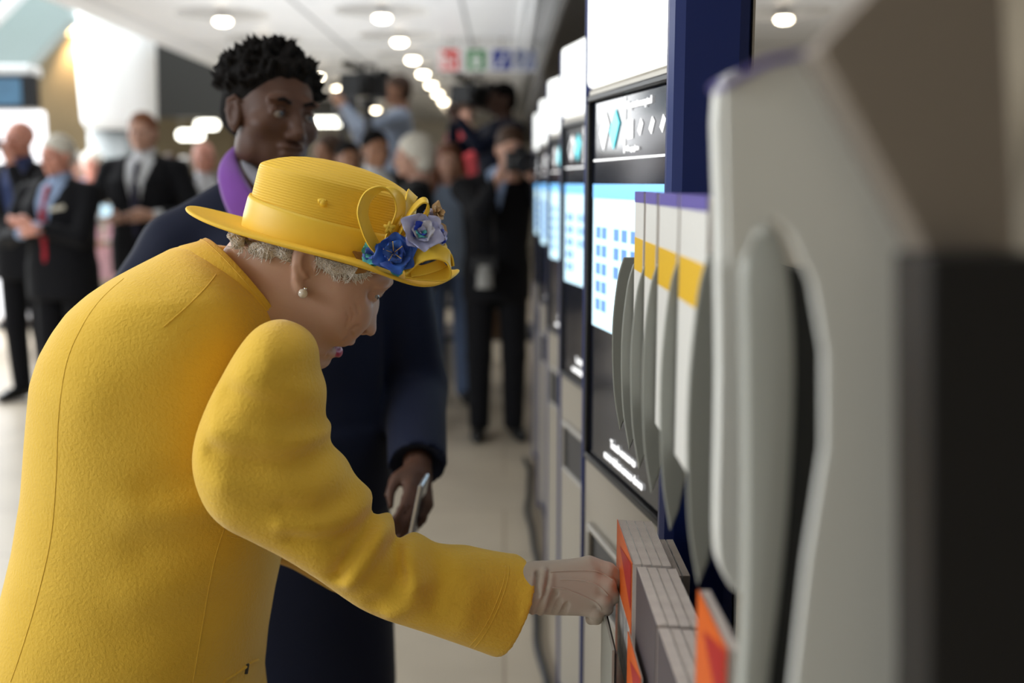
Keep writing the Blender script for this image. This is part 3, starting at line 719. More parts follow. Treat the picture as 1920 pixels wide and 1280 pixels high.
# ---- hair under the hat
F = Field((-.42, 1.30, 1.30), (-.14, 1.56, 1.50), .0022)
inflate(F, xz([(945-(945-a_)/1.05, 345+(b_-345)/1.05) for a_, b_ in [(430, 438), (448, 444), (500, 415), (560, 395), (620, 400), (690, 460), (700, 500), (690, 510), (676, 520), (655, 526), (635, 520), (612, 507), (596, 496), (588, 474), (560, 470), (535, 488), (505, 496), (475, 486), (452, 476), (438, 466), (427, 450)]], YQ), YQ, .05, .0725, k=0)
rnd = random.Random(4)
for i in range(46):
    px, py = rnd.choice([(rnd.uniform(428, 545), None), (rnd.uniform(592, 688), None)]); 
    py = np.interp(px, [428, 470, 545, 592, 640, 688], [452, 472, 482, 490, 514, 510])-rnd.uniform(0, 12); px = max(px, 436)
    F.ell(H(px, py, -.064+rnd.uniform(-.002, .003)), (rnd.uniform(.005, .010), .004, rnd.uniform(.002, .004)), .009, rot=(0, rnd.uniform(-1, 1), 0))
hair = fobj('hair', F, M['whair'], 1)
th = bvh(hair)
mb = MB()
for i in range(1100):
    if rnd.random() < .5: px = rnd.uniform(428, 550); py = np.interp(px, [428, 470, 550], [440, 462, 470])-rnd.uniform(-10, 20)
    else: px = rnd.uniform(592, 690); py = np.interp(px, [592, 640, 690], [484, 505, 498])-rnd.uniform(-12, 14)
    an = rnd.uniform(-.5, 1.6); L = rnd.uniform(12, 30); cur = rnd.uniform(-.14, .14)
    pts = []; x, y = px, py
    for k in range(8): pts.append((max(x, 426), max(y, np.interp(x, [419, 509, 593, 677], [430, 458, 481, 504])))); an += cur*2.2; x += math.cos(an)*L/8; y += math.sin(an)*L/8
    q = []; k_ = 0; off_ = rnd.random()
    yy = None
    for (x, y) in pts:
        d = (at(x, y, 1.0)-camP).normalized(); h = th.ray_cast(camP, d)
        if h[0] is not None: yy = h[0].y
        q.append(at(x, y, (yy if yy else YQ-.06)-.0012-.003*off_*k_/8)); k_ += 1
    mb.tube(q, [.0005]*7+[.0001], 4, cap=False)
o = mb.build('hair_strands', M['strand'], queen, True, kind='stuff'); unparented(o)
# ---- hat: brim, crown and dome in one woven shape
pl, pr = at(357, 392, YQ), at(857, 517, YQ)
hx = (pr-pl).normalized(); LH = (pr-pl).length/2
tilt = -.02
h0 = Vector((0, -1, 0)); up0 = h0.cross(hx); up0 = up0 if up0.z > 0 else -up0      # square to hx in the picture plane
hy = (h0*math.cos(tilt)-up0*math.sin(tilt)).normalized(); hz_ = hx.cross(hy).normalized(); hz_ = hz_ if hz_.z > 0 else -hz_
HC = (pl+pr)/2-up0*.0
# base of the crown lies about the middle, set a little back
HM = Matrix((hx, hy, hz_)).transposed().to_4x4(); HM.translation = HC
hat = thing('hat', (0, 0, 0), None, None); hat.parent = queen; hat.matrix_parent_inverse = Matrix.Translation(-QL); hat.matrix_local = HM
bpy.data.objects.remove(hat)
R = []; n = 120; By = .150
def rim(t, s, dz=0):
    c, q = math.cos(t), math.sin(t)
    e = max(0, (s-.66)/.34)**1.4
    lift = (.013*max(0, c)**5+.007*max(0, -c)**4)*e 
    tt = abs((t+PI) % (2*PI)-PI); lift -= .0155*math.exp(-((tt-.62)/.42)**2)*e
    return Vector((LH*c*s, By*q*s, lift+dz-.004))
def crown(t, rx, ry, z, cx): return Vector((cx+rx*math.cos(t), ry*math.sin(t), z))
T = np.linspace(0, 2*PI, n, endpoint=False)
CXc = .002
prof_h = [(.1085, .092, -.008), (.1085, .0915, .01), (.108, .091, .03), (.1075, .090, .05), (.107, .089, .070), (.1065, .088, .079), (.105, .0865, .0825), (.101, .083, .0855), (.095, .078, .089), (.084, .069, .0945), (.069, .057, .100), (.05, .041, .1045), (.027, .022, .1075), (.001, .001, .1085)]
mb = MB()
inner = [[crown(t, .104, .086, -.012, CXc) for t in T]]
brim_low = [[rim(t, s, -.0025) for t in T] for s in (.70, .8, .9, .96, .99)]
brim_edge = [[rim(t, 1.0, .0) for t in T], [rim(t, .992, .0022) for t in T]]
brim_top = [[rim(t, s, .0014) for t in T] for s in (.97, .93, .86, .78, .71, .64, .58)]
mb.rings([[crown(t, .10, .083, .05, CXc) for t in T]]+inner+brim_low+brim_edge+brim_top)
mb.build_mat = None
cr = MB()
def lean(p): return p
cr.rings([[lean(crown(t, a, b, z, CXc)) for t in T] for a, b, z in prof_h], cap=False)
hat = mb.build('hat', M['strawp'], queen, True)
hat.matrix_parent_inverse = Matrix.Translation(-QL); hat.matrix_basis = HM
cro = cr.build('crown', M['straw'], hat, True)
# band of folded cloth round the crown base, tucked up at the back
bd = MB(); R = []
for a, z in ((.111, -.008), (.1125, -.002), (.113, .010), (.1125, .022), (.112, .031), (.1105, .0355), (.108, .034)):
    R.append([lean(Vector((CXc+a*math.cos(t), (a-.017)*math.sin(t), z+.002*math.sin(2*t+1)+(.006 if math.cos(t) < -.9 else 0)*0 - .004*math.cos(t)*(z/.04)))) for t in T])
bd.rings(R); bd.build('hat_band', M['sinamay'], hat, True)
edge = MB(); edge.tube([rim(t, .998, -.0004) for t in T], .0022, 8, closed=True); edge.build('brim_edge', M['strawp'], hat, True)
bpy.context.view_layer.update()
HI = HM.inverted()
def HL(px, py, Y): return HI @ at(px, py, Y)        # a point of the photo at depth Y in the hat's own frame
# hat pin on the crown
c = HL(606, 381, YQ-.088)
MB().ball(c, (.0055, .005, .0045), Euler((0, .4, 0)).to_matrix()).tube([c+Vector((.003, 0, .002)), c+Vector((.002, -.004, .004)), c+Vector((-.006, .002, .001))], [.003, .0045, .003], 8).tube([c, c+Vector((-.009, -.001, -.002))], .0007, 6).build('hat_pin', M['sinamay'], hat, True)
# ribbon loops
def ribbon(pts, w, wdir, name='bow_loop', closed=False, th=.0012):
    """pts (px, py, Y) centre line; a flat band of width w standing along wdir, with bound edges"""
    P = [HL(*p) for p in smooth_pts(pts, 7, closed)]; wd = (HI.to_3x3() @ Vector(wdir)).normalized(); R = []
    N = len(P)
    for i, p in enumerate(P):
        t = (P[min(i+1, N-1)]-P[max(i-1, 0)]).normalized(); w_ = (wd-t*wd.dot(t)).normalized(); nn = t.cross(w_)
        R.append([p-w_*w/2-nn*th, p-w_*w/2*.8-nn*th*.6, p+w_*w/2*.8-nn*th*.6, p+w_*w/2-nn*th, p+w_*w/2+nn*th, p+w_*w/2*.8+nn*th*.6, p-w_*w/2*.8+nn*th*.6, p-w_*w/2+nn*th])
    return MB().rings(R, cap=True).build(name, M['sinamay'], hat, True)
Y1 = YQ-.105
ribbon([(722, 476, Y1+.01), (700, 455, Y1-.003), (686, 425, Y1-.01), (680, 395, Y1-.012), (692, 366, Y1-.01), (718, 355, Y1-.004), (744, 366, Y1+.006), (752, 392, Y1+.012), (744, 420, Y1+.012), (732, 446, Y1+.012), (728, 470, Y1+.01)], .018, (-.55, -.75, .1))
ribbon([(728, 470, Y1+.008), (742, 440, Y1+.01), (758, 408, Y1+.02), (768, 378, Y1+.03), (774, 362, Y1+.045)], .016, (-.5, -.8, 0))
ribbon([(738, 462, Y1+.008), (752, 430, Y1+.006), (770, 398, Y1+.003), (788, 378, Y1), (800, 377, Y1+.002), (803, 390, Y1+.006), (794, 408, Y1+.008), (772, 424, Y1+.008), (752, 446, Y1+.008), (740, 466, Y1+.008)], .016, (.15, -.9, -.35))
ribbon([(758, 505, Y1), (785, 480, Y1-.008), (815, 472, Y1-.01), (838, 480, Y1-.006), (845, 500, Y1), (838, 512, Y1+.008), (812, 513, Y1+.01), (785, 511, Y1+.006), (760, 507, Y1+.002)], .022, (.05, -.62, -.78))
ribbon([(790, 482, Y1+.03), (812, 468, Y1+.02), (830, 463, Y1+.015), (842, 478, Y1+.012), (846, 500, Y1+.01)], .018, (.3, -.6, -.3))
ribbon([(770, 510, Y1-.002), (795, 506, Y1), (820, 498, Y1+.006), (832, 492, Y1+.012)], .014, (.0, -.6, -.8))
# knot
q = HL(730, 427, Y1-.004)
k = MB()
for a in range(5): k.tube([q, q+Vector((.0075*math.cos(a*1.257+.5), -.003, .0075*math.sin(a*1.257+.5)))], [.0036, .0018], 8)
k.build('bow_knot', M['sinamay'], hat, True)
# flowers: cupped petals
M['fblue'] = mat('petal_deep_blue', (.012, .06, .38), .5, sheen=.3, var=(60, (.02, .12, .5), .8)); M['flil'] = mat('petal_lilac', (.42, .45, .78), .55, var=(60, (.6, .6, .8), .7))
M['fteal'] = mat('petal_teal', (.08, .42, .44), .55); M['fpale'] = mat('petal_grey_lilac', (.55, .55, .66), .6); M['leafb'] = mat('leaf_brown', (.26, .12, .02), .5)
M['fbeige'] = mat('petal_beige', (.62, .42, .22), .6); M['fvivid'] = mat('petal_vivid_blue', (.02, .06, .62), .5)
def petal(mb, c, d, s, ln, wd, cup, curl=0, mi=0):
    """c base point, d outward direction, s side direction"""
    d = d.normalized(); s = (s-d*s.dot(d)).normalized(); n_ = d.cross(s); rows = []; nu, nv = 8, 8
    for i in range(nu+1):
        u = i/nu; w = wd*math.sin(PI*min(1, (u*.74+.11)))**.7; r = []
        for j in range(nv+1):
            v = j/nv*2-1
            h = cup*(1-(1-u)**2)+.25*cup*v*v*u - curl*max(0, u-.6)**2*4 + .06*wd*math.sin(7*v+5*u)*u
            r.append(c+d*ln*u*(1-.34*v*v*u)+s*w*v+n_*h)
        rows.append(r)
    mb.mi = mi; th = n_*.0005
    mb.rings(rows, closed_u=False); mb.rings([[p+th for p in reversed(r)] for r in rows], closed_u=False); mb.mi = 0
def flower(px, py, Y, facing, n_, size, mats, name='flower', seed=0, layers=2, **kw):
    c = HL(px, py, Y); f = (HI.to_3x3() @ Vector(facing)).normalized(); a = f.orthogonal().normalized(); b = f.cross(a); mb = MB(); r = random.Random(seed)
    for L in range(layers):
        for i in range(n_):
            t = 2*PI*(i+L*.5)/n_+r.uniform(-.2, .2); d = a*math.cos(t)+b*math.sin(t)+f*(.25+.55*L); s = -a*math.sin(t)+b*math.cos(t)
            sz = size*(1-.28*L)*r.uniform(.85, 1.15)
            petal(mb, c+f*.003*L, d, s, sz, sz*.60, sz*r.uniform(.15, .42), sz*r.uniform(0, .25), r.randrange(len(mats)))
    return mb.build(name, [M[k] for k in mats], hat, True, **kw), c, f, a, b
o, c, f, a, b = flower(738, 478, Y1-.002, (.1, -1, .25), 6, .030, ['fblue', 'fblue', 'fblue'], seed=2, layers=3, label='deep blue flower')
st = MB(); r_ = random.Random(3)
for i in range(5):
    t = i*1.3; tip = c+f*.024+a*.012*math.cos(t)+b*.012*math.sin(t); st.tube([c, c+f*.012+(tip-c)*.2, tip], .00035, 5); st.ball(tip, .0007)
st.build('stamen', M['sinamay'], hat, True, kind='stuff')
flower(704, 480, Y1+.008, (-.4, -.9, .3), 5, .019, ['fteal', 'fblue', 'flil'], seed=5, label='small teal and blue flower')
flower(786, 440, Y1, (.35, -.9, .35), 6, .029, ['flil', 'fpale', 'fvivid', 'flil', 'fteal'], seed=8, layers=3, label='lilac and pale blue rose')
flower(818, 444, Y1+.02, (.9, -.4, .3), 5, .017, ['flil', 'fvivid'], seed=9, label='violet blue flower')
flower(802, 412, Y1+.025, (.6, -.6, .5), 5, .015, ['flil', 'fblue', 'fbeige'], seed=12, label='small blue and beige flower')
flower(815, 403, Y1+.02, (.8, -.3, .4), 4, .013, ['fbeige'], seed=13, label='beige flower')
flower(790, 470, Y1+.015, (.3, -.9, .1), 5, .014, ['fteal', 'flil'], seed=15, layers=1, label='small teal flower')
flower(745, 502, Y1-.002, (.0, -.9, -.1), 3, .012, ['fteal'], seed=16, layers=1, label='teal petals')
mb = MB()
for (px, py), ang in (((690, 492), (-1, -.05)), ((688, 488), (-.8, .55)), ((692, 495), (-.7, -.45))):
    d = HI.to_3x3() @ Vector((ang[0], -.15, ang[1])); petal(mb, HL(px, py, Y1+.012), d, d.cross(HI.to_3x3() @ Vector((0, -1, .3))), .021, .006, .002, 0)
mb.build('leaf', M['leafb'], hat, True)
mb = MB()
for (px, py), ang in (((815, 398), (.3, .9)), ((822, 420), (.8, -.8))):
    d = HI.to_3x3() @ Vector((ang[0], -.15, ang[1])); petal(mb, HL(px, py, Y1+.03), d, d.cross(HI.to_3x3() @ Vector((0, -1, .3))), .016, .006, .002, 0)
mb.build('leaf', M['fbeige'], hat, True)
# ---- gloved hand, back of the hand to the camera, fingers pinching a leaflet
YH = 1.315
def G_(px, py, dy=0): q = at(px, py, YH+dy); return (q.x, q.y, q.z)
F = Field((-.06, 1.24, .90), (.155, 1.40, 1.07), .0016)
F.chain([G_(880, 1108, .012), G_(950, 1102, .008), G_(1000, 1101, .004)], [.030, .030, .0295], .01)
# palm: fan from the wrist to four knuckles
for (px, py, dy, r) in ((1104, 1062, .004, .0135), (1112, 1086, -.006, .0135), (1110, 1112, -.008, .013), (1102, 1138, -.003, .012)):
    F.cone(G_(1005, 1099+(py-1098)*.3, .006), G_(px, py, dy), .0215, r, .014)
F.ell(G_(1050, 1105, .012), (.045, .020, .032), .014)
# fingers: knuckle, middle joint, tip
for ps, rs in (([(1104, 1060, .004), (1140, 1070, .0), (1160, 1085, .004), (1164, 1103, .012)], [.0128, .011, .0095, .0085]),
               ([(1112, 1086, -.006), (1139, 1098, -.012), (1148, 1118, -.003), (1140, 1130, .010)], [.0128, .0108, .0096, .0086]),
               ([(1110, 1112, -.008), (1131, 1124, -.014), (1136, 1140, -.004), (1126, 1148, .008)], [.0124, .0104, .0094, .0084]),
               ([(1102, 1138, -.003), (1117, 1148, -.008), (1118, 1158, .002), (1108, 1160, .012)], [.0115, .0096, .0086, .0078])):
    F.chain([G_(*p) for p in ps], rs, .0025)
F.chain([G_(1030, 1120, .022), G_(1085, 1120, .030), G_(1130, 1112, .026), G_(1156, 1108, .018)], [.018, .0135, .0115, .0095], .004)   # thumb behind
# creases at the wrist, pressed into the cloth where its surface is
def crease(F, pts, r, k, cut, lift=0):
    q = []
    for p in smooth_pts(pts, 4):
        v = at(p[0], p[1], YH); ix = int(round((v.x-F.lo[0])/F.h)); iz = int(round((v.z-F.lo[2])/F.h)); ys = F.ax[1][np.where(F.F[ix, :, iz] < 0)[0]]
        if len(ys): q.append((v.x, ys.min()+lift, v.z))
    if len(q) > 1: F.chain(q, [r*.35]+[r]*(len(q)-2)+[r*.35], k, cut)
for pts, r, c in (([(1028, 1066), (1022, 1090), (1012, 1118), (1004, 1140)], .0028, True), ([(1020, 1062), (1014, 1088), (1004, 1120), (997, 1142)], .0030, False), ([(1034, 1068), (1029, 1092), (1018, 1124), (1012, 1146)], .0026, False),
                  ([(1040, 1096), (1033, 1116), (1026, 1144)], .0024, True), ([(1008, 1066), (1004, 1084), (1006, 1104)], .0022, True), ([(1048, 1112), (1042, 1130), (1038, 1148)], .0018, True), ([(998, 1070), (996, 1096), (988, 1128)], .0018, False), ([(1062, 1120), (1056, 1136), (1052, 1148)], .0014, True)):
    crease(F, pts, r, .005, c, .0008 if not c else 0)
glove = fobj('glove', F, M['glove'], 2)
tg = bvh(glove)
for pts in ([(1031, 1072), (1060, 1070), (1100, 1069), (1122, 1072), (1138, 1080), (1149, 1088)], [(1050, 1086), (1080, 1087), (1110, 1092), (1128, 1102), (1141, 1116)], [(1036, 1101), (1065, 1106), (1095, 1118), (1116, 1128), (1126, 1138), (1127, 1144)]):
    seam(tg, pts, .0011, mt='glove', name='glove_seam')
# ================================================================ people
def skin(name, c, v=None): return mat(name, c, .5, sub=.08, var=(14, v or tuple(x*.8 for x in c), .5))
M['sk_dark'] = skin('dark_brown_skin', (.085, .040, .026), (.05, .022, .015)); M['sk_dark'].node_tree.nodes['Principled BSDF'].inputs['Roughness'].default_value = .52; M['sk_dark'].node_tree.nodes['Principled BSDF'].inputs['Specular IOR Level'].default_value = .3
M['sk_fair'] = skin('pale_skin', (.62, .36, .27)); M['sk_pink'] = skin('ruddy_skin', (.66, .30, .22)); M['sk_tan'] = skin('tanned_skin', (.40, .20, .12)); M['sk_deep'] = skin('brown_skin', (.10, .05, .035))
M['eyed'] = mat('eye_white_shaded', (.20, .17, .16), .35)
def cloth(name, c, r=.85, sh=.2, v=None): return mat(name, c, r, sheen=sh, spec=.2, var=(7, v or tuple(x*.75 for x in c), .5), bump=[('noise', 500, .2, .0005)])
M['navy'] = cloth('dark_navy_cloth', (.004, .007, .024), .75, .05); M['char'] = cloth('charcoal_suit', (.006, .006, .008), .85, .04); M['blk'] = cloth('black_cloth', (.004, .004, .005), .85, .04)
M['shirtw'] = cloth('white_shirt', (.72, .74, .78)); M['shirtb'] = cloth('light_blue_shirt', (.30, .40, .60)); M['shirtg'] = cloth('grey_shirt', (.20, .20, .24))
M['tiered'] = cloth('red_tie', (.36, .012, .025)); M['tien'] = cloth('dark_navy_tie', (.02, .02, .05)); M['purp'] = cloth('purple_scarf', (.20, .065, .36))
M['pink'] = cloth('pink_cloth', (.75, .45, .52)); M['beige'] = cloth('beige_cloth', (.60, .52, .46)); M['denim'] = cloth('blue_denim', (.10, .14, .24)); M['greyb'] = cloth('grey_blue_top', (.20, .25, .34)); M['cream'] = cloth('cream_cloth', (.65, .6, .5))
M['navyb'] = cloth('blue_cloth', (.04, .06, .16)); M['brownc'] = cloth('brown_cloth', (.12, .07, .04)); M['redc'] = cloth('red_cloth', (.4, .04, .05))
M['h_black'] = mat('black_hair', (.006, .005, .005), .85, spec=.15, bump=[('noise', 160, .8, .004)]); M['h_ginger'] = mat('ginger_hair', (.20, .065, .02), .6, bump=[('noise', 120, .6, .003)])
M['h_white'] = mat('white_hair', (.72, .68, .60), .6, bump=[('noise', 120, .6, .003)]); M['h_brown'] = mat('brown_hair', (.06, .028, .014), .6, bump=[('noise', 120, .6, .003)]); M['h_auburn'] = mat('auburn_hair', (.16, .055, .022), .55, bump=[('noise', 120, .6, .003)])
M['h_grey'] = mat('grey_hair', (.36, .34, .32), .6, bump=[('noise', 120, .6, .003)])
M['shoe'] = mat('black_shoe_leather', (.008, .008, .008), .25)
M['lipd'] = mat('dark_lips', (.10, .04, .035), .45)
def head_ops(F, R, o, fine=True, s=1.0, w=1.0):
    """sculpt a head: R rotation matrix, o centre; local x right, y forward, z up"""
    R3 = Matrix(R.to_3x3()); e = R3.to_euler()
    def P(x, y, z): v = R3 @ Vector((x*w*s, y*s, z*s)); return (v.x+o[0], v.y+o[1], v.z+o[2])
    def E(c, r, k=.01, cut=False, rot=(0, 0, 0)):
        q = (R3 @ Euler(rot).to_matrix()).to_euler(); F.ell(P(*c), [r[0]*s*w, r[1]*s, r[2]*s], k*s, rot=tuple(q), cut=cut)
    def Cn(pts, rs, k=.006, cut=False): F.chain([P(*p) for p in pts], [r*s for r in rs], k*s, cut)
    Cn([(0, -.028, -.06), (0, -.045, -.19)], [.052, .060], .02)
    E((0, -.018, .035), (.076, .096, .082), .02); E((0, .020, -.012), (.066, .074, .078), .02)
    E((0, .032, -.070), (.047, .050, .042), .025); E((0, .072, -.098), (.021, .018, .017), .016)
    for x in (-1, 1):
        E((x*.046, .052, -.026), (.022, .026, .020), .018); E((x*.050, .005, -.065), (.016, .035, .030), .02)
        E((x*.030, .080, .024), (.026, .012, .008), .012)                                   # brow ridge
        E((x*.031, .096, .002), (.019, .018, .011), .010, cut=True)                            # eye socket
        E((x*.031, .071, .001), (.0165, .0165, .0150), .004)
        if fine:
            E((x*.031, .0885, -.001), (.0130, .006, .0034), .0015, cut=True)
            Cn([(x*.015, .086, .004), (x*.030, .0895, .0078), (x*.046, .082, .003)], [.0016, .0024, .0016], .002)
        E((x*.0125, .097, -.040), (.0095, .010, .0075), .004)                                # nostril wings
        if fine: E((x*.008, .106, -.0475), (.0045, .0055, .003), .002, cut=True)
        # ears
        E((x*.077, -.004, -.010), (.009, .020, .032), .004, rot=(.15, 0, x*.25))
        if fine: E((x*.086, .000, -.008), (.007, .011, .019), .003, cut=True, rot=(.15, 0, 0)); Cn([(x*.076, .014, .014), (x*.083, .002, .023), (x*.086, -.016, .016), (x*.085, -.022, -.004), (x*.079, -.012, -.03), (x*.076, .0, -.040)], [.003, .0036, .0038, .0036, .0036, .005], .003)
    Cn([(0, .084, .008), (0, .097, -.018), (0, .108, -.036)], [.0085, .0095, .0125], .012)
    E((0, .086, -.060), (.026, .016, .008), .008); E((0, .084, -.074), (.021, .015, .009), .008)
    if fine:
        E((0, .102, -.0665), (.024, .010, .0016), .002, cut=True); E((0, .1, -.052), (.0035, .006, .006), .004, cut=True); E((0, .098, -.087), (.015, .008, .004), .006, cut=True)
    return P, E, Cn
def hand_ops(F, w, d, up, curl=.6, s=1.0, side=1, pinch=False):
    """w wrist point, d direction of the palm, up normal of the back of the hand, side which side the thumb leaves"""
    w = Vector(w); d = Vector(d).normalized(); up = Vector(up); up = (up-d*up.dot(d)).normalized(); l = d.cross(up)*side
    F.cone(w-d*.03, w+d*.02, .026*s, .027*s, .01)
    for i in range(4):
        q = (i-1.5)*.019*s; k = w+d*(.088-.004*abs(i-1.3))*s-l*q
        F.cone(w+d*.02*s-l*q*.5, k, .0165*s, .0115*s, .008)
        Ls = (.040, .044, .041, .032)[i]*s; c = curl*(1+.12*i); p = k; dd = d.copy(); rs = [.0098*s, .0088*s, .008*s, .0070*s]; pts = [p]
        for j in range(3):
            c_ = c*(.7, 1.0, .7)[j]; dd = (dd*math.cos(c_)-up*math.sin(c_)).normalized(); p = p+dd*Ls*(1, .68, .55)[j]; pts.append(p); up2 = up
            up = up  # bending keeps the same plane
            dd = dd
        # recompute with accumulated bend
        a = 0; p = k; pts = [p]
        for j in range(3):
            a += c*(.6, .9, .6)[j]; v = d*math.cos(a)-up*math.sin(a); p = p+v*Ls*(1, .68, .55)[j]; pts.append(p)
        F.chain(pts, rs, .003)
    t0 = w+d*.022*s+l*.020*s; t1 = w+d*.055*s+l*.044*s-up*.016*s; t2 = w+d*(.082)*s+l*.044*s-up*.030*s; t3 = w+d*.103*s+l*.034*s-up*.038*s
    F.chain([t0, t1, t2, t3], [.0165*s, .0125*s, .0102*s, .0085*s], .006)
def ik(a, b, l1, l2, pole):
    a = Vector(a); b = Vector(b); d = b-a; L = min(d.length, (l1+l2)*.998); d.normalize(); b = a+d*L
    x = (l1*l1-l2*l2+L*L)/(2*L); h = math.sqrt(max(l1*l1-x*x, 0)); p = Vector(pole); p = (p-d*p.dot(d)).normalized()
    return a+d*x+p*h, b
def person(loc, label, rz=0, scale=1.0, build=1.0, skin='sk_fair', hair='h_brown', hairstyle='short', head=(0, 0, 0), top='char', shirt='shirtw', tie=None, legs='char', jacket=True, lhand=None, rhand=None, lpole=(-.3, -1, -.3), rpole=(.3, -1, -.3),
           h=.011, hem=.78, skirt=False, lean=0, group=None, fine=False, hh=None, shoes='shoe', upper=False, lup=None, rup=None, stance=.10, headdx=(0, 0), vneck=1.0, shz=0, thick=0, cuffback=.03, trap=None):
    """a clothed standing figure facing local +y; 'l' is the side at -x"""
    o = thing('person', loc, label, 'person', group); o.rotation_euler = (0, 0, rz); o.scale = (scale,)*3
    b = build; ln = math.tan(lean)
    def L(x, y, z): return (x, y+max(0, z-.9)*ln, z)
    SHL = {-1: L(-.185*b, -.01, 1.425-shz), 1: L(.185*b, -.01, 1.425-shz)}
    hand = {-1: lhand or (-.27*b, .06, .80), 1: rhand or (.27*b, .06, .80)}; pole = {-1: lpole, 1: rpole}
    arms = {}
    for s in (-1, 1): arms[s] = ik(SHL[s], hand[s], .30, .265, pole[s])
    tor = [(.86, 0, .165*b, .0, .115*b), (.98, 0, .168*b, .0, .118*b), (1.10, 0, .158*b, .0, .112*b), (1.25, 0, .172*b, .0, .120*b), (1.36, 0, .180*b, .0, .118*b), (1.44, 0, .150*b, -.01, .095), (1.50, 0, .075, -.02, .07)]
    tor = [(z-(shz*.7 if 1.3 < z < 1.46 else 0), cx, a, cy+max(0, z-.9)*ln, bb) for z, cx, a, cy, bb in tor]
    hc = Vector(L(headdx[0], -.005+headdx[1], 1.645)); RH = Euler((head[0], head[1], head[2]), 'XYZ').to_matrix()
    RH = (Matrix.Rotation(head[2], 3, 'Z') @ Matrix.Rotation(head[0], 3, 'X') @ Matrix.Rotation(head[1], 3, 'Y'))
    zlo = 0 if not upper else .8
    xs = [hand[-1][0], hand[1][0], -.36*b, .36*b, arms[-1][0].x, arms[1][0].x]; ys = [hand[-1][1], hand[1][1], -.22, .24, hc.y+.14, hc.y-.14]; zs = [hand[-1][2], hand[1][2], 1.80]
    lo = (min(xs)-.15, min(ys)-.13, zlo-.02); hi = (max(xs)+.15, max(ys)+.16, max(zs)+.14)
    # --- the body, one skin
    F = Field(lo, hi, h)
    F.slices([(z, cx, a-.025, cy, bb-.022) for z, cx, a, cy, bb in tor], .02)
    for s in (-1, 1):
        e, w = arms[s]; F.cone((s*.05, SHL[s][1]-.0, 1.445), SHL[s], .05, .046, .03); F.chain([SHL[s], e, w], [.044, .036, .026], .02)
        if not upper:
            F.chain([(s*.09, 0, .88), (s*stance, .01, .48), (s*stance, -.02, .08)], [.078, .050, .036], .03); F.cone((s*stance, -.02, .06), (s*(stance+.02), .10, .045), .036, .026, .02)
    for s in (-1, 1):
        e, w = arms[s]; d = (Vector(w)-e).normalized(); u = Vector((lup if s < 0 else rup) or (s*.8, .4, .3)); hand_ops(F, Vector(w)+d*.01, d, u, .55, 1.0, -s)
    F.half((0, 0, zlo+.002), (0, 0, -1))
    if fine or h > .009:
        # head at its own finer grid, then merged with the trunk's skin
        hg = .0028 if fine else .0055
        G = Field((hc.x-.125, hc.y-.15, hc.z-.185), (hc.x+.125, hc.y+.15, hc.z+.15), hg); P, E, Cn = head_ops(G, RH, hc, fine)
        G.cone(hc+Vector((0, -.03, -.14)), hc+Vector((0, -.04, -.26)), .056, .07, .02)
        body = link('body', join_meshes('body', [F.mesh('t', 2), G.mesh('h', 2 if fine else 1)]), M[skin], o)
    P = lambda x, y, z: tuple(RH @ Vector((x, y, z))+hc)
    # eyes
    if fine or hh != 'far':
        for s in (-1, 1):
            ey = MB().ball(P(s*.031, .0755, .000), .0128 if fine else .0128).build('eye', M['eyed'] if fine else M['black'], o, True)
            if fine:
                d = RH @ Vector((-.28, 1, -.02)).normalized(); c = Vector(P(s*.031, .0755, 0)); MB().ball(c+d*.0078, .0066).build('iris', M['iris'], ey, True)
    # --- hair
    if hairstyle:
        rnd = random.Random(int(abs(loc[0])*1000)+int(abs(loc[1])*77))
        hg = .004 if fine else .008
        G = Field((hc.x-.17, hc.y-.19, hc.z-(.42 if hairstyle == 'long' else .17)), (hc.x+.17, hc.y+.17, hc.z+.19), hg)
        def E(c, r, k=.01, cut=False): G.ell(P(*c), r, k, rot=tuple(RH.to_euler()), cut=cut)
        def trim():
            E((0, .075, -.055), (.075, .085, .105), .006, cut=True); E((0, .10, .0), (.058, .05, .058), .008, cut=True)
        if hairstyle == 'short':
            E((0, -.022, .042), (.083, .100, .086), .01); E((0, -.05, -.01), (.078, .068, .075), .02); trim(); [E((s*.085, .03, -.05), (.04, .045, .06), .005, cut=True) for s in (-1, 1)]
        elif hairstyle == 'bald':
            E((0, -.035, -.005), (.081, .078, .050), .01); E((0, .09, .0), (.12, .10, .12), .005, cut=True)
        elif hairstyle == 'bob':
            E((0, -.030, .036), (.100, .112, .100), .01); E((0, -.05, -.035), (.093, .080, .075), .02); trim()
        elif hairstyle == 'long':
            E((0, -.025, .042), (.088, .104, .090), .01); trim()
            for s in (-1, 1): G.chain([P(s*.070, -.01, .03), P(s*.086, .01, -.08), P(s*.095, .04, -.20), P(s*.09, .07, -.32)], [.034, .036, .036, .018], .02)
            G.chain([P(0, -.07, .0), P(0, -.09, -.2), P(0, -.09, -.3)], [.07, .07, .04], .02)
        elif hairstyle == 'curly':
            E((0, -.026, .046), (.084, .098, .086), .01); E((0, -.055, .0), (.080, .062, .060), .02); trim(); E((0, .105, .045), (.060, .036, .045), .006, cut=True)
            [E((s*.085, .03, -.045), (.03, .045, .055), .005, cut=True) for s in (-1, 1)]
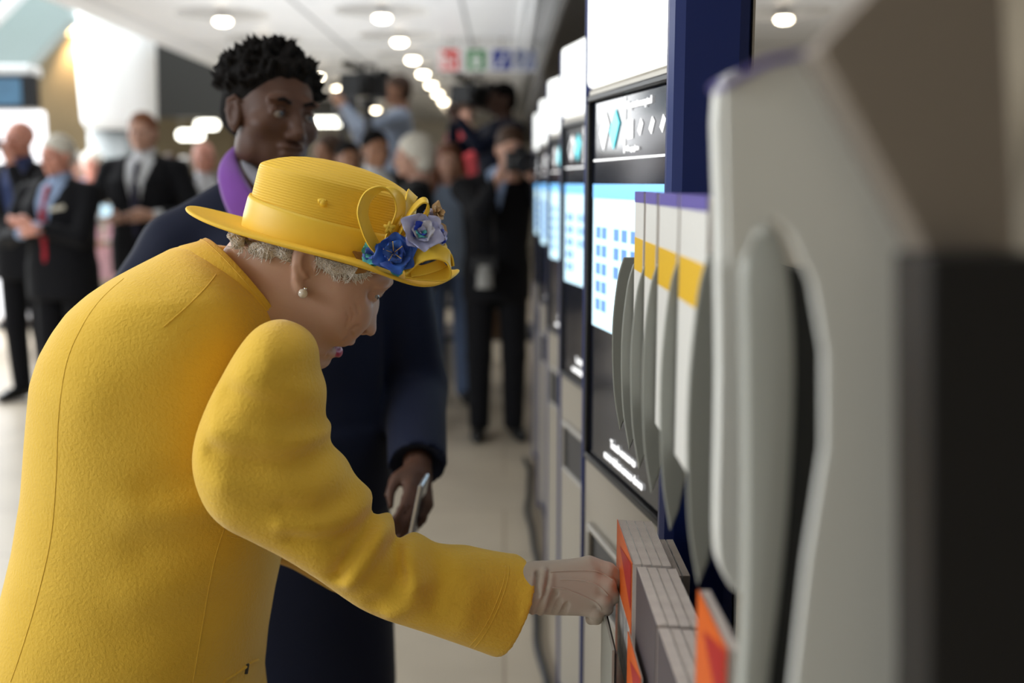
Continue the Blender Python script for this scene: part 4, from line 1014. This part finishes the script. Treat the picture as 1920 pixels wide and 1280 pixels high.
            for i in range(340):
                u = rnd.uniform(-.1, 1); t = rnd.uniform(0, 2*PI); q = math.sqrt(max(0, 1-u*u)); v = Vector((q*math.cos(t)*.084, q*math.sin(t)*.098-.026, u*.086+.046))
                if v.y > .045 and v.z < .07: continue
                n_ = Vector((q*math.cos(t), q*math.sin(t), u+.25)).normalized(); tw = Vector((rnd.uniform(-1, 1), rnd.uniform(-1, 1), rnd.uniform(-.3, 1)))*.008
                Lh = rnd.uniform(.010, .021); G.chain([P(*(v)), P(*(v+n_*Lh*.55+tw*.6)), P(*(v+n_*Lh+tw*1.2))], [.0075, .0058, .0028], .003)
        link('hair', G.mesh('hair', 1), M[hair], o)
    # --- clothes
    hcz = h if not fine else h
    def cuffpt(s, back): e, w = arms[s]; d = (Vector(w)-e).normalized(); return Vector(w)-d*back, d, e
    if jacket:
        S = Field((lo[0], lo[1], .85), (hi[0], hi[1], 1.56), hcz)   # shirt: chest and collar, and cuffs at the wrists
        S.slices([(z, cx, a-.006, cy, bb-.004) for z, cx, a, cy, bb in tor], .01)
        S.cone(L(0, -.02, 1.48), (hc.x, hc.y-.035, 1.545), .070, .064, .01); S.cone(L(0, .0, 1.53), (hc.x, hc.y-.03, 1.60), .05, .05, 0, cut=True) if False else None
        for s in ((-1, 1) if cuffback > 0 and hand[1][2] < 1.35 else ()):
            w, d, e = cuffpt(s, .012); S.cone(w-d*.06, w, .037, .035, .003)
        S.half((0, 0, .87), (0, 0, -1)); S.half((0, 0, 1.558), (0, 0, 1))
        link('shirt', S.mesh('shirt', 2), M[shirt], o)
        if tie:
            yb = lambda z: np.interp(z, [t[0] for t in sorted(tor)], [t[3]+t[4] for t in sorted(tor)])+.006
            mb = MB(); R = []
            for z, w_ in ((1.475, .012), (1.455, .022), (1.43, .016), (1.30, .026), (1.10, .038), (1.0, .042), (.94, .002)):
                y_ = float(yb(z))+(.010 if z > 1.42 else 0); R.append([Vector((-w_, y_, z)), Vector((0, y_+.010, z)), Vector((w_, y_, z)), Vector((0, y_-.012, z))])
            mb.rings(R, cap=True); mb.build('tie', M[tie], o, True)
    J = Field(lo, hi, hcz)
    J.slices([(z, cx, a+.012, cy, bb+.012) for z, cx, a, cy, bb in tor if z > hem-.3], .02)
    if hem < .86: J.slices([(hem, 0, .185*b, 0, .135*b), (.90, 0, .178*b, 0, .130*b), (1.02, 0, .175*b, 0, .125*b)], .02)
    for s in (-1, 1):
        J.cone(L(s*(trap[0] if trap else .06), -.015, trap[1] if trap else 1.462), SHL[s], .056, .064+thick, .03)
        e, w = arms[s]; w2, d, _ = cuffpt(s, cuffback if jacket else .015); J.chain([SHL[s], e, w2+d*(.05 if hand[s][2] < 1.35 else -.015)], [.064+thick, .052+thick, .040+thick*1.2], .02)
        # soft folds at the elbow
        for t in (-.05, -.015, .02, .055):
            c = Vector(e)+(d if t > 0 else (Vector(e)-Vector(SHL[s])).normalized())*t; J.ell(c, (.060, .060, .009), .012)
    for s in (-1, 1):
        w2, d, _ = cuffpt(s, cuffback-.008 if jacket else .01)
        if hand[s][2] < 1.35: J.cone(w2+d*.040, w2+d*.10, .070, .070, .0, cut=True)
    if jacket:
        for s in (-1, 1):   # open front: a wedge from the collar down
            pass
        zb = 1.12 if vneck >= 1 else 1.3
        def wedge(X_, Y_, Z_): return np.maximum(np.maximum(np.abs(X_)-(Z_-zb)*.24, -(Y_-.02)), zb-Z_)
        J.op(wedge, (-.12, .0, zb), (.12, .4, 1.6), .004, cut=True)
        J.cone(L(0, .03, 1.49), (hc.x, hc.y-.02, 1.62), .066, .074, .006, cut=True)
    else: J.cone(L(0, 0, 1.47), (hc.x, hc.y-.02, 1.62), .062, .075, .006, cut=True)
    J.half((0, 0, hem), (0, 0, -1))
    tj = link('jacket' if jacket else 'top', J.mesh('jacket', 2), M[top], o)
    if jacket and fine is False:
        pass
    if not upper:
        T = Field((-.34*b, -.24, 0), (.34*b, .26, 1.0), hcz)
        T.slices([(z, cx, a, cy, bb+.004) for z, cx, a, cy, bb in tor if z < 1.0], .02)
        if skirt: T.slices([(.42, 0, .23*b, 0, .19*b), (.7, 0, .20*b, 0, .16*b), (.95, 0, .165*b, 0, .12*b)], .02); T.half((0, 0, .43), (0, 0, -1))
        else:
            for s in (-1, 1): T.chain([(s*.092, 0, .86), (s*stance, .012, .48), (s*stance, -.015, .06)], [.092, .072, .060], .02)
            T.half((0, 0, .05), (0, 0, -1))
        link('skirt' if skirt else 'trousers', T.mesh('trousers', 2), M[legs], o)
        for s in (-1, 1):
            q = Field((-.3, -.15, 0), (.3, .25, .16), .007); q.cone((s*stance, -.035, .05), (s*(stance+.02), .10, .040), .044, .042, .02); q.cone((s*(stance+.02), .10, .036), (s*(stance+.028), .155, .03), .040, .032, .02); q.half((0, 0, .004), (0, 0, -1)); q.half((0, 0, .1), (0, 0, 1))
            link('shoe', q.mesh('shoe', 1), M[shoes], o)
    return o, arms, P, hc, RH
def frame_of(d, up=(0, 0, 1)):
    y = Vector(d).normalized(); u = Vector(up); x = y.cross(u).normalized(); z = x.cross(y); return Matrix((x, y, z)).transposed().to_4x4()
# ---- young man in navy with a purple band round his collar
px_ = at(545, 900, 2.12)
def toworld(o, p): return Matrix.Translation(o.location) @ Euler(o.rotation_euler).to_matrix().to_4x4() @ Matrix.Scale(o.scale[0], 4) @ Vector(p)
def tolocal(loc, rz, sc, p): return tuple((Matrix.Rotation(-rz, 3, 'Z') @ (Vector(p)-Vector(loc)))/sc)
ML = (px_.x, 2.14, 0); MR = PI+.10; MS = .992
man, arms, P1, hc1, RH1 = person(ML, 'young man with short curly black hair in dark navy, standing behind the yellow hat', rz=MR, scale=MS, build=1.12, skin='sk_dark', hair='h_black', hairstyle='curly',
    head=(-.06, -.10, .60), top='navy', shirt='shirtg', legs='navy', h=.0075, hem=.44, fine=True, headdx=(.012, .05), vneck=1, shz=.045, thick=.013, trap=(.085, 1.478), cuffback=.0,
    lhand=tolocal(ML, MR, MS, at(783, 872, 1.98)), lpole=(-.10, -1, -.1), lup=(-.5, .85, .1), rhand=(.34, .10, .9), rpole=(.9, -.3, 0))
MW = (Matrix.Translation(man.location) @ Euler(man.rotation_euler).to_matrix().to_4x4() @ Matrix.Scale(MS, 4)).inverted()
def lapel(Lp, Rp, Ys, th, name, mt, **k):
    A = smooth_pts([(a[0], a[1], y) for a, y in zip(Lp, Ys)], 6); B = smooth_pts([(a[0], a[1], y) for a, y in zip(Rp, Ys)], 6); R = []
    for a, b in zip(A, B):
        a = at(*a); b = at(*b); m_ = (a+b)/2; f = Vector((0, -1, 0)); R.append([a, a+(m_-a)*.35+f*th, m_+f*th*1.15, b+(m_-b)*.35+f*th, b, m_-f*th*.6])
    ob = MB().rings(R, cap=True).build(name, mt, man, True, **k); ob.matrix_parent_inverse = MW
lapel([(462, 258), (424, 288), (408, 322), (414, 365), (432, 410), (455, 455)], [(470, 262), (448, 290), (454, 322), (472, 355), (500, 395), (530, 440)], [2.14, 2.09, 2.03, 2.0, 1.985, 1.98], .012, 'neck_band', M['purp'], label='purple neck band')
lapel([(452, 262), (450, 292), (458, 322), (480, 352), (520, 392)], [(458, 262), (470, 298), (492, 322), (516, 340), (548, 372)], [2.12, 2.075, 2.04, 2.01, 1.995], .010, 'shirt_collar', M['shirtg'], label='grey shirt collar')
RL = RH1
for s_ in (-1, 1):
    MB().tube([P1(s_*.014, .092, .020), P1(s_*.030, .095, .026), P1(s_*.050, .080, .020)], [.003, .0042, .0015], 8).build('eyebrow', M['h_black'], man, True)
e_, w_ = arms[-1]; d_ = (Vector(w_)-e_).normalized(); hp = Vector(w_)+d_*.10
wp = toworld(man, hp+Vector((.0, .035, -.0)))
ph = thing('phone', wp, 'thin silver phone held low by the young man in navy', 'phone'); ph.rotation_euler = (0.1, .22, -.12)
M['phone'] = mat('phone_metal', (.55, .55, .58), .25, .8)
MB().box((0, 0, 0), (.008, .060, .105)).build('casing', M['phone'], ph, bevel=.003); MB().box((.0046, 0, 0), (.001, .052, .095)).build('screen', M['glass'], ph)
# ================================================================ onlookers, press and their cameras
def onlooker(px, py, Y, label, **k):
    z = at(px, py, Y).z; x = at(px, py, Y).x; base = k.pop('base', 0); sc = (z-base)/1.775
    rz = k.get('rz', PI); dx = k.get('headdx', (0, 0))
    r = person((x, Y, base), label, scale=sc, h=k.pop('h', .013), **k)
    return r
def riser(x, Y, z, label):
    o = thing('camera_riser', (x, Y, 0), label, 'riser')
    MB().b2((-.45, -.35, z-.04), (.45, .35, z)).build('deck', M['dark'], o, bevel=.01)
    for i in (-1, 1):
        for j in (-1, 1): MB().b2((i*.40-.02, j*.30-.02, 0), (i*.40+.02, j*.30+.02, z-.04)).build('leg', M['steel'], o)
def stills_camera(p, d, label, s=1.0):
    o = thing('stills_camera', p, label, 'camera'); o.matrix_world = Matrix.Translation(p) @ frame_of(d) @ Matrix.Scale(s, 4)
    MB().b2((-.07, -.03, -.045), (.07, .03, .045)).b2((-.03, -.025, .045), (.03, .03, .07)).build('camera_body', M['black'], o, bevel=.008)
    MB().lathe([(.001, .03), (.036, .03), (.036, .08), (.042, .09), (.042, .14), (.036, .142), (.001, .12)], M=Euler((-PI/2, 0, 0)).to_matrix(), n=20).build('lens', M['black'], o, True)
    MB().b2((.045, .03, -.045), (.07, .055, .04)).build('grip', M['dark'], o, bevel=.008)
def video_camera(p, d, label, s=1.0):
    o = thing('video_camera', p, label, 'video camera'); o.matrix_world = Matrix.Translation(p) @ frame_of(d) @ Matrix.Scale(s, 4)
    MB().b2((-.055, -.22, -.09), (.055, .12, .10)).build('camera_body', M['black'], o, bevel=.015)
    MB().b2((-.05, -.32, -.10), (.05, -.22, .09)).build('battery', M['dark'], o, bevel=.01)
    MB().lathe([(.001, .12), (.05, .12), (.055, .26), (.07, .27), (.075, .34), (.06, .34), (.001, .30)], M=Euler((-PI/2, 0, 0)).to_matrix(), n=20).build('lens', M['black'], o, True)
    MB().b2((-.10, .28, -.06), (.10, .36, .0)).b2((-.085, .34, -.075), (.085, .38, .075)).build('lens_hood', M['black'], o, bevel=.008)
    MB().tube([(0, -.18, .10), (0, -.16, .16), (0, .06, .16), (0, .10, .10)], .014, 8).build('handle', M['dark'], o, True)
    MB().tube([(.08, -.02, .14), (.08, .26, .15)], [.028, .028], 12).build('microphone', mat('mic_foam', (.05, .045, .03), .95), o, True)
    MB().tube([(-.06, .02, .07), (-.15, .02, .08)], .012, 8).tube([(-.15, -.06, .08), (-.15, .08, .08)], [.03, .036], 10).build('viewfinder', M['black'], o, True)
fr = PI
M['shirtb2'] = cloth('pale_blue_grey_shirt', (.34, .40, .52))
# left group
a = onlooker(32, 222, 7.4, 'bald man in a dark coat at the left edge holding a camera to his face', rz=fr-.25, build=1.1, skin='sk_pink', hair='h_grey', hairstyle=None, top='char', shirt='navyb', lhand=(-.09, .20, 1.50), rhand=(.11, .20, 1.52), lpole=(-.7, -.2, -1), rpole=(.7, -.2, -1), head=(.05, 0, 0))
stills_camera(toworld(a[0], (.01, .25, 1.62)), (.3, -1, 0), 'black camera held up by the bald man at the left edge')
b_ = onlooker(103, 250, 6.5, 'white-haired man in a dark suit with red tie and badge, hands clasped', rz=fr-.3, build=1.22, skin='sk_pink', hair='h_white', hairstyle='short', top='char', shirt='shirtb', tie='tiered', lhand=(-.02, .25, 1.24), rhand=(.07, .23, 1.20), lpole=(-1, -.3, -.6), rpole=(1, -.3, -.6), lup=(-.3, .9, .3), rup=(.3, .9, .3), head=(-.08, 0, -.1), stance=.11, hem=.80)
MB().b2((-.045, 0, -.013), (.045, .006, .013)).build('name_badge', M['cream'], b_[0], bevel=.002).matrix_local = Matrix.Translation((-.105, .148, 1.34)) @ Euler((.1, .2, .35)).to_matrix().to_4x4()
c_ = onlooker(264, 207, 7.3, 'ginger-haired man in a dark suit and navy tie in front of the white column', rz=fr-.1, build=1.18, skin='sk_fair', hair='h_ginger', hairstyle='short', top='char', shirt='shirtw', tie='tien', lhand=(-.16, .26, 1.16), rhand=(.13, .27, 1.15), lpole=(-1, -.6, -.6), rpole=(1, -.6, -.6), head=(.03, 0, .1), hem=.80)
ph = thing('phone', toworld(c_[0], (.07, .37, 1.19)), 'small phone held in front of the ginger-haired man', 'phone'); ph.rotation_euler = (.9, .1, .3)
MB().box((0, 0, 0), (.075, .009, .14)).build('casing', M['phone'], ph, bevel=.004); MB().box((0, -.005, 0), (.066, .001, .125)).build('screen', M['ui'], ph)
onlooker(382, 262, 8.2, 'balding grey-haired person in dark clothes just left of the young man in navy', rz=fr+.5, skin='sk_pink', hair='h_white', hairstyle='bald', top='char')
d_ = onlooker(199, 318, 9.0, 'blonde woman in a pink jacket between the red-tie man and the ginger man', rz=fr-.2, build=.9, skin='sk_fair', hair='h_white', hairstyle='bob', top='pink', shirt='cream', legs='cream', lhand=(-.08, .24, 1.12), rhand=(.10, .24, 1.10))
far = [(140, 284, 11.5, 'shirtb', 'h_grey', 'light blue top seen right of the white-haired man', 'short'), (171, 282, 10.2, 'pink', 'h_white', 'pale pink top behind the woman in pink', 'bob'), (226, 284, 13.2, 'shirtw', 'h_grey', 'white top just left of the ginger man', 'short'),
       (186, 300, 10.8, 'cream', 'h_brown', 'cream top left of the woman in pink', 'short'), (318, 286, 12.5, 'char', 'h_brown', 'dark top between the ginger man and the young man', 'short'), (344, 292, 13.2, 'shirtb', 'h_grey', 'blue top between the ginger man and the young man', 'short'),
       (62, 292, 12.8, 'navyb', 'h_brown', 'navy top between the bald man and the white-haired man', 'short'), (6, 286, 11.2, 'shirtw', 'h_grey', 'white top at the far left edge', 'short'), (246, 296, 13.6, 'greyb', 'h_brown', 'grey-blue top half hidden behind the ginger man', 'bob')]
for i, (px, py, Y, t, hr, lab, st) in enumerate(far):
    onlooker(px, py, Y, 'distant onlooker in a '+lab, rz=fr+.3*math.sin(i*2), top=t, hair=hr, hairstyle=st, skin=('sk_fair', 'sk_pink', 'sk_tan')[i % 3], legs=('char', 'beige', 'denim')[i % 3], jacket=False, h=.02, group=None, build=1.05)
# middle group
e_ = onlooker(771, 250, 6.4, 'woman with cropped white hair in a black top and pale trousers, facing left', rz=PI/2+.25, skin='sk_fair', hair='h_white', hairstyle='bob', top='blk', jacket=False, legs='beige', build=1.0, hem=.86, head=(-.05, 0, .1), lhand=(-.2, .16, .92))
f_ = onlooker(839, 266, 7.3, 'young woman with long auburn hair in a grey-blue top and denim', rz=fr+.1, skin='sk_fair', hair='h_auburn', hairstyle='long', top='greyb', jacket=False, legs='denim', skirt=False, build=.88, hem=.88)
hb = thing('handbag', toworld(f_[0], (-.27, .16, .58)), 'small brown handbag hanging beside the woman with auburn hair', 'handbag')
MB().b2((-.10, -.05, -.12), (.10, .05, .08)).build('bag_body', M['brownc'], hb, bevel=.02); MB().tube([(-.08, 0, .08), (-.05, 0, .2), (.05, 0, .2), (.08, 0, .08)], .008, 8).build('strap', M['black'], hb, True)
g_ = onlooker(705, 240, 6.9, 'dark-haired man in black between the yellow hat and the television cameras', rz=fr+.5, skin='sk_tan', hair='h_black', hairstyle='short', top='blk')
onlooker(612, 250, 7.9, 'brown-haired person just right of the face of the young man in navy', rz=fr-.6, skin='sk_tan', hair='h_brown', hairstyle='bob', top='brownc', jacket=False)
onlooker(654, 262, 7.4, 'dark-haired bearded onlooker below the television camera on its tripod', rz=fr+.3, skin='sk_tan', hair='h_black', hairstyle='short', top='char', jacket=False)
onlooker(812, 262, 8.4, 'dark-haired onlooker half hidden between the white-haired woman and the auburn-haired woman', rz=fr, skin='sk_fair', hair='h_brown', hairstyle='bob', top='char', jacket=False) if False else None
k_ = onlooker(930, 236, 6.25, 'photographer in a dark suit and light blue shirt with a camera at his face', rz=fr+.12, build=1.06, skin='sk_fair', hair='h_brown', hairstyle='short', top='char', shirt='shirtb', legs='char', lhand=(-.16, .27, 1.50), rhand=(.0, .26, 1.52), lpole=(-.9, -.1, -1), rpole=(.7, -.1, -1), head=(-.22, 0, 0), lean=.10, headdx=(-.07, .05), hem=.80, stance=.10, vneck=.5)
stills_camera(toworld(k_[0], (-.09, .34, 1.575)), (.12, -1, -.12), 'black camera with lens held by the photographer beside the ticket machines', 1.15)
sc2 = thing('stills_camera', toworld(k_[0], (.09, .235, 1.02)), 'second camera hanging at the waist of the photographer in the dark suit', 'camera')
MB().b2((-.07, -.03, -.045), (.07, .03, .045)).build('camera_body', M['black'], sc2, bevel=.01); MB().lathe([(.001, 0), (.045, 0), (.045, -.12), (.052, -.13), (.001, -.125)], n=20).build('lens', mat('grey_lens', (.30, .29, .27), .4), sc2, True)
MB().tube([(-.06, 0, .05), (-.05, -.005, .3), (-.02, .03, .42)], .008, 6).tube([(.06, 0, .05), (.05, -.005, .3), (.02, .03, .42)], .008, 6).build('neck_strap', M['black'], sc2, True)
# press on risers at the back
x = at(742, 138, 8.75).x; riser(x+.1, 8.85, .55, 'low black riser under the cameraman in the pale blue shirt')
m_ = onlooker(742, 138, 8.75, 'cameraman in a pale blue-grey shirt on a riser, facing left behind a video camera', base=.55, rz=PI/2+.25, skin='sk_tan', hair='h_brown', hairstyle='short', top='shirtb2', jacket=False, legs='char', lhand=(-.05, .42, 1.52), rhand=(.12, .38, 1.48), lpole=(-.6, 0, -1), rpole=(.6, 0, -1))

video_camera(at(690, 160, 8.15), (-.25, -1, -.05), 'black video camera worked by the cameraman in the pale blue shirt', .95)
def tripod(x, Y, z, label):
    o = thing('tripod', (x, Y, 0), label, 'tripod')
    MB().tube([(0, 0, .6), (0, 0, z)], .03, 10).build('centre_column', M['black'], o, True)
    MB().tube([(0, 0, z-.07), (0, 0, z)], .06, 12).build('head', M['dark'], o, True)
    for k in range(3):
        t = 2*PI*k/3+.4; MB().tube([(0, 0, z-.25), (.27*math.cos(t), .27*math.sin(t), .01)], [.028, .018], 8).build('leg', M['black'], o, True)
p = at(690, 180, 8.15); tripod(p.x, 8.15, p.z-.02, 'tall black tripod under the video camera of the cameraman in pale blue')
p = at(643, 190, 9.7); video_camera(p, (.25, -1, -.1), 'second black video camera further left, above the bearded onlooker', 1.0); tripod(p.x, 9.7, p.z-.12, 'tall black tripod carrying the video camera furthest left')
x = at(938, 152, 7.7).x; riser(x+.02, 7.75, .45, 'low black riser under the cameraman in dark clothes')
n_ = onlooker(938, 152, 7.7, 'cameraman in dark clothes on a riser with a camera on his shoulder', base=.45, rz=PI/2+.5, skin='sk_deep', hair='h_black', hairstyle='short', top='navy', jacket=False, legs='blk', build=1.15, lhand=(-.05, .36, 1.50), rhand=(.14, .30, 1.50), lpole=(-.6, 0, -1), rpole=(.6, 0, -1))
video_camera(toworld(n_[0], (.05, .16, 1.66)), (-.35, -1, 0), 'black video camera on the shoulder of the cameraman in dark clothes', .85)
q = at(866, 186, 10.5); riser(q.x, 10.5, .5, 'low black riser far behind the woman with auburn hair')
onlooker(866, 186, 10.5, 'distant person in a white and red top on a riser beyond the auburn-haired woman', base=.5, rz=PI/2+.6, skin='sk_fair', hair='h_brown', hairstyle='short', top='redc', jacket=False, legs='char', build=1.0, h=.018)
# ================================================================ leaflet rack close to the camera
M['plast'] = mat('grey_clear_plastic', (.30, .31, .285), .35, spec=.5); M['plastm'] = mat('light_grey_plastic', (.44, .45, .42), .4)
M['plastw'] = mat('white_plastic', (.86, .87, .84), .35); M['rackdark'] = mat('rack_dark_board', (.022, .024, .024), .5)
M['rsteel'] = mat('rack_steel', (.38, .335, .30), .42, .7, bump=[('noise', 60, .1, .002)])
M['page'] = mat('page_edges', (.80, .70, .64), .8, bump=[('X', 260, .6, .002)], var=(30, (.66, .56, .52), .6))
M['orange'] = mat('cover_orange', (.75, .13, .015), .4); M['redk'] = mat('cover_red', (.45, .01, .015), .4); M['coverw'] = mat('cover_white', (.70, .68, .64), .45, var=(45, (.15, .16, .2), .8))
M['coverd'] = mat('cover_dark', (.09, .075, .085), .5); M['yel'] = mat('leaflet_yellow', (.85, .52, .03), .45); M['pur'] = mat('leaflet_purple', (.13, .10, .42), .45); M['lwhite'] = mat('leaflet_white', (.78, .77, .74), .5)
rack = thing('leaflet_rack', (.26, .85, 0), 'tall leaflet rack with curved grey plastic pocket dividers, out of focus at the right', 'leaflet rack')
RI = Matrix.Translation(-Vector(rack.location))
def rk(o): o.matrix_parent_inverse = RI; return o
rk(MB().b2((.335, .60, .0), (.35, 1.37, 1.40)).build('back_board', M['rackdark'], rack))
for z, q_ in ((.60, .14), (.84, .14), (1.26, .162)): rk(MB().b2((q_, .75 if z > 1 else .64, z-.008), (.335, 1.365, z)).build('shelf', M['rackdark'], rack))
rk(MB().b2((.2, .62, 0), (.34, 1.36, .05)).build('base', M['rackdark'], rack, bevel=.005))
def plate(xzp, y, th, name, mt, bevel=.0015, **k):
    n = len(xzp); return rk(MB().add([(x, y, z) for x, z in xzp]+[(x, y+th, z) for x, z in xzp], [tuple(range(n)), tuple(reversed(range(n, 2*n)))]+[(i, i+n, (i+1) % n+n, (i+1) % n) for i in range(n)]).build(name, mt, rack, bevel=bevel, smooth=bevel > .01, **k))
for y in (1.355, 1.25, 1.156, 1.056, .93, .79):
    zt = 1.408+max(0, 1.2-y)*.10; zb = 1.182+max(0, 1.25-y)*.02
    front = smooth_pts([(.152, zt), (.1445, zt-.03), (.139, (zt+zb)/2+.02), (.1415, zb+.055), (.1505, zb)], 5)
    back = smooth_pts([(.158, zb+.02), (.172, (zt+zb)/2-.02), (.180, (zt+zb)/2+.05), (.178, zt)], 4)
    plate([(p[0], p[1]) for p in front]+[(p[0], p[1]) for p in back], y, .004, 'pocket_divider', M['plast'])
    rk(MB().b2((.176, y, zt-.05), (.335, y+.004, zt-.02)).build('divider_arm', M['rackdark'], rack))
def pxplate(pts, Y, th, name, mt, sub=0, **k):
    k.setdefault('bevel', .0015)
    P = smooth_pts(pts, sub, True) if sub else pts
    return plate([(at(a, b, Y).x, at(a, b, Y).z) for a, b in P], Y, th, name, mt, **k)
pxplate([(1345, 170), (1400, 140), (1440, 300), (1440, 480), (1418, 620), (1412, 900), (1408, 1080), (1385, 1112), (1356, 1075), (1345, 1000), (1350, 700), (1346, 400)], .70, .02, 'pocket_divider', M['plastw'], 3, label='white pocket divider')
pxplate([(1400, 480), (1436, 428), (1466, 455), (1484, 560), (1490, 700), (1482, 900), (1464, 1100), (1440, 1300), (1425, 1500), (1380, 1500), (1398, 1200), (1402, 900), (1400, 640)], .61, .02, 'pocket_divider', M['plastm'], 3, bevel=.012)
pxplate([(1352, 150), (1440, 112), (1530, 95), (1640, 285), (1745, 475), (1750, 800), (1750, 1600), (1455, 1600), (1478, 1350), (1512, 1050), (1545, 840), (1545, 660), (1522, 530), (1480, 435), (1430, 400), (1400, 480), (1360, 500)], .52, .006, 'side_panel', M['plastw'], 0, label='white end panel of the rack')
pxplate([(1352, 152), (1440, 108), (1520, 92), (1528, 100), (1440, 122), (1356, 166)], .515, .03, 'header_strip', M['pur'], 0, label='purple top edge')
pxplate([(1535, 90), (1600, 20), (1700, -80), (1880, -80), (1905, 480), (1745, 480), (1640, 285)], .47, .03, 'steel_panel', M['rsteel'], 0)
pxplate([(1742, 482), (1960, 475), (1990, 2600), (1700, 2600), (1742, 1300)], .43, .04, 'lower_panel', M['black'], 0, label='black lower panel')
rk(MB().b2((.335, .45, 0), (.36, .60, 1.4)).build('end_post', M['rackdark'], rack))
rk(MB().b2((.168, .636, .3), (.335, .645, 1.45)).build('gap_shade_board', M['rackdark'], rack))  # dark sheet added to stand for the shadow gap between dividers
# leaflets
def leaflet(x, y0, y1, z0, z1, th, label, group, cover, cat='leaflet'):
    o = thing('leaflet', (x+th/2, (y0+y1)/2, z0), label, cat, group); w = (y1-y0)/2; H_ = z1-z0
    MB().b2((-th/2+.0008, -w, 0), (th/2-.0004, w, H_-.0008)).build('pages', M['page'], o)
    if cover == 'upper':
        MB().b2((-th/2, -w, 0), (-th/2+.0008, w, H_)).build('cover', M['lwhite'], o)
        MB().b2((-th/2-.0006, -w, H_-.012), (-th/2, w, H_)).b2((-th/2, -w, H_-.0008), (th/2, w, H_)).build('purple_strip', M['pur'], o)
        MB().b2((-th/2-.0006, -w+.004, H_-.089), (-th/2, w-.004, H_-.052)).build('yellow_block', M['yel'], o)
    elif cover == 'orange':
        MB().b2((-th/2, -w, 0), (-th/2+.0008, w, H_)).build('cover', M['orange'], o)
        q = MB(); q.add([(-th/2-.0005, w*.5, H_-.022), (-th/2-.0005, -w*.95, H_-.002), (-th/2-.0005, -w*.95, H_-.06)], [(0, 1, 2)]); q.build('cover_red_shape', M['redk'], o)
        MB().b2((-th/2-.0005, -w+.01, H_-.17), (-th/2, w*.6, H_-.085)).build('cover_picture', M['coverw'], o)
    else: MB().b2((-th/2, -w, 0), (-th/2+.0006, w, H_-.001)).build('cover', M['coverd'] if cover == 'dark' else M['coverw'], o)
k = 0; nm = ['farthest', 'second', 'third', 'nearest']
for j, (y0, y1) in enumerate(((1.165, 1.243), (1.065, 1.150), (.935, 1.050), (.80, .925))):
    for i in range(3):
        leaflet(.152+.011*i, y0, y1, 1.262, 1.4915-.002*i, .010, ('front', 'middle', 'rear')[i]+' white leaflet with purple top and yellow block in the '+('farthest', 'second farthest', 'second nearest', 'nearest')[j]+' upper pocket', 'leaflets in the upper pockets', 'upper')
for j, (y0, y1) in enumerate(((1.185, 1.350), (1.013, 1.176), (.842, 1.004))):
    for i in range(4):
        leaflet((.148 if j == 0 else .152)+.0115*i, y0, y1, .842, 1.065-.0008*i, .0114, (('orange-covered' if j == 0 else 'dark-covered')+' front', 'second', 'third', 'rear')[i]+' booklet of the '+('farthest', 'middle', 'nearest')[j]+' stack beside the gloved hand', 'booklets in the lower pockets', ('orange' if j == 0 else 'dark') if i == 0 else 'plain', 'booklet')
for i in range(2):
    leaflet(.200+.010*i, 1.20, 1.33, .842, 1.045, .009, ('front', 'rear')[i]+' brownish booklet behind the farthest booklet stack', 'booklets in the lower pockets', 'plain', 'booklet')
leaflet(.1435, 1.06, 1.179, .842, .985, .003, 'thin orange booklet standing lower, in front of the middle booklet stack', 'booklets in the lower pockets', 'orange', 'booklet')
leaflet(.152, .69, .80, 1.0, 1.185, .010, 'single orange leaflet seen low between the curved dividers, nearest the camera', 'booklets in the lower pockets', 'orange')
rk(MB().b2((.150, .68, .99), (.335, .81, .998)).build('shelf', M['rackdark'], rack))
rk(MB().b2((.128, 1.20, .84), (.131, 1.34, .952)).build('pocket_front', M['plast'], rack))
rk(MB().b2((.1325, 1.20, .86), (.134, 1.335, .948)).build('pocket_card', M['dark'], rack))
rk(MB().b2((.128, 1.01, .60), (.131, 1.18, .86)).build('pocket_front', M['plast'], rack))
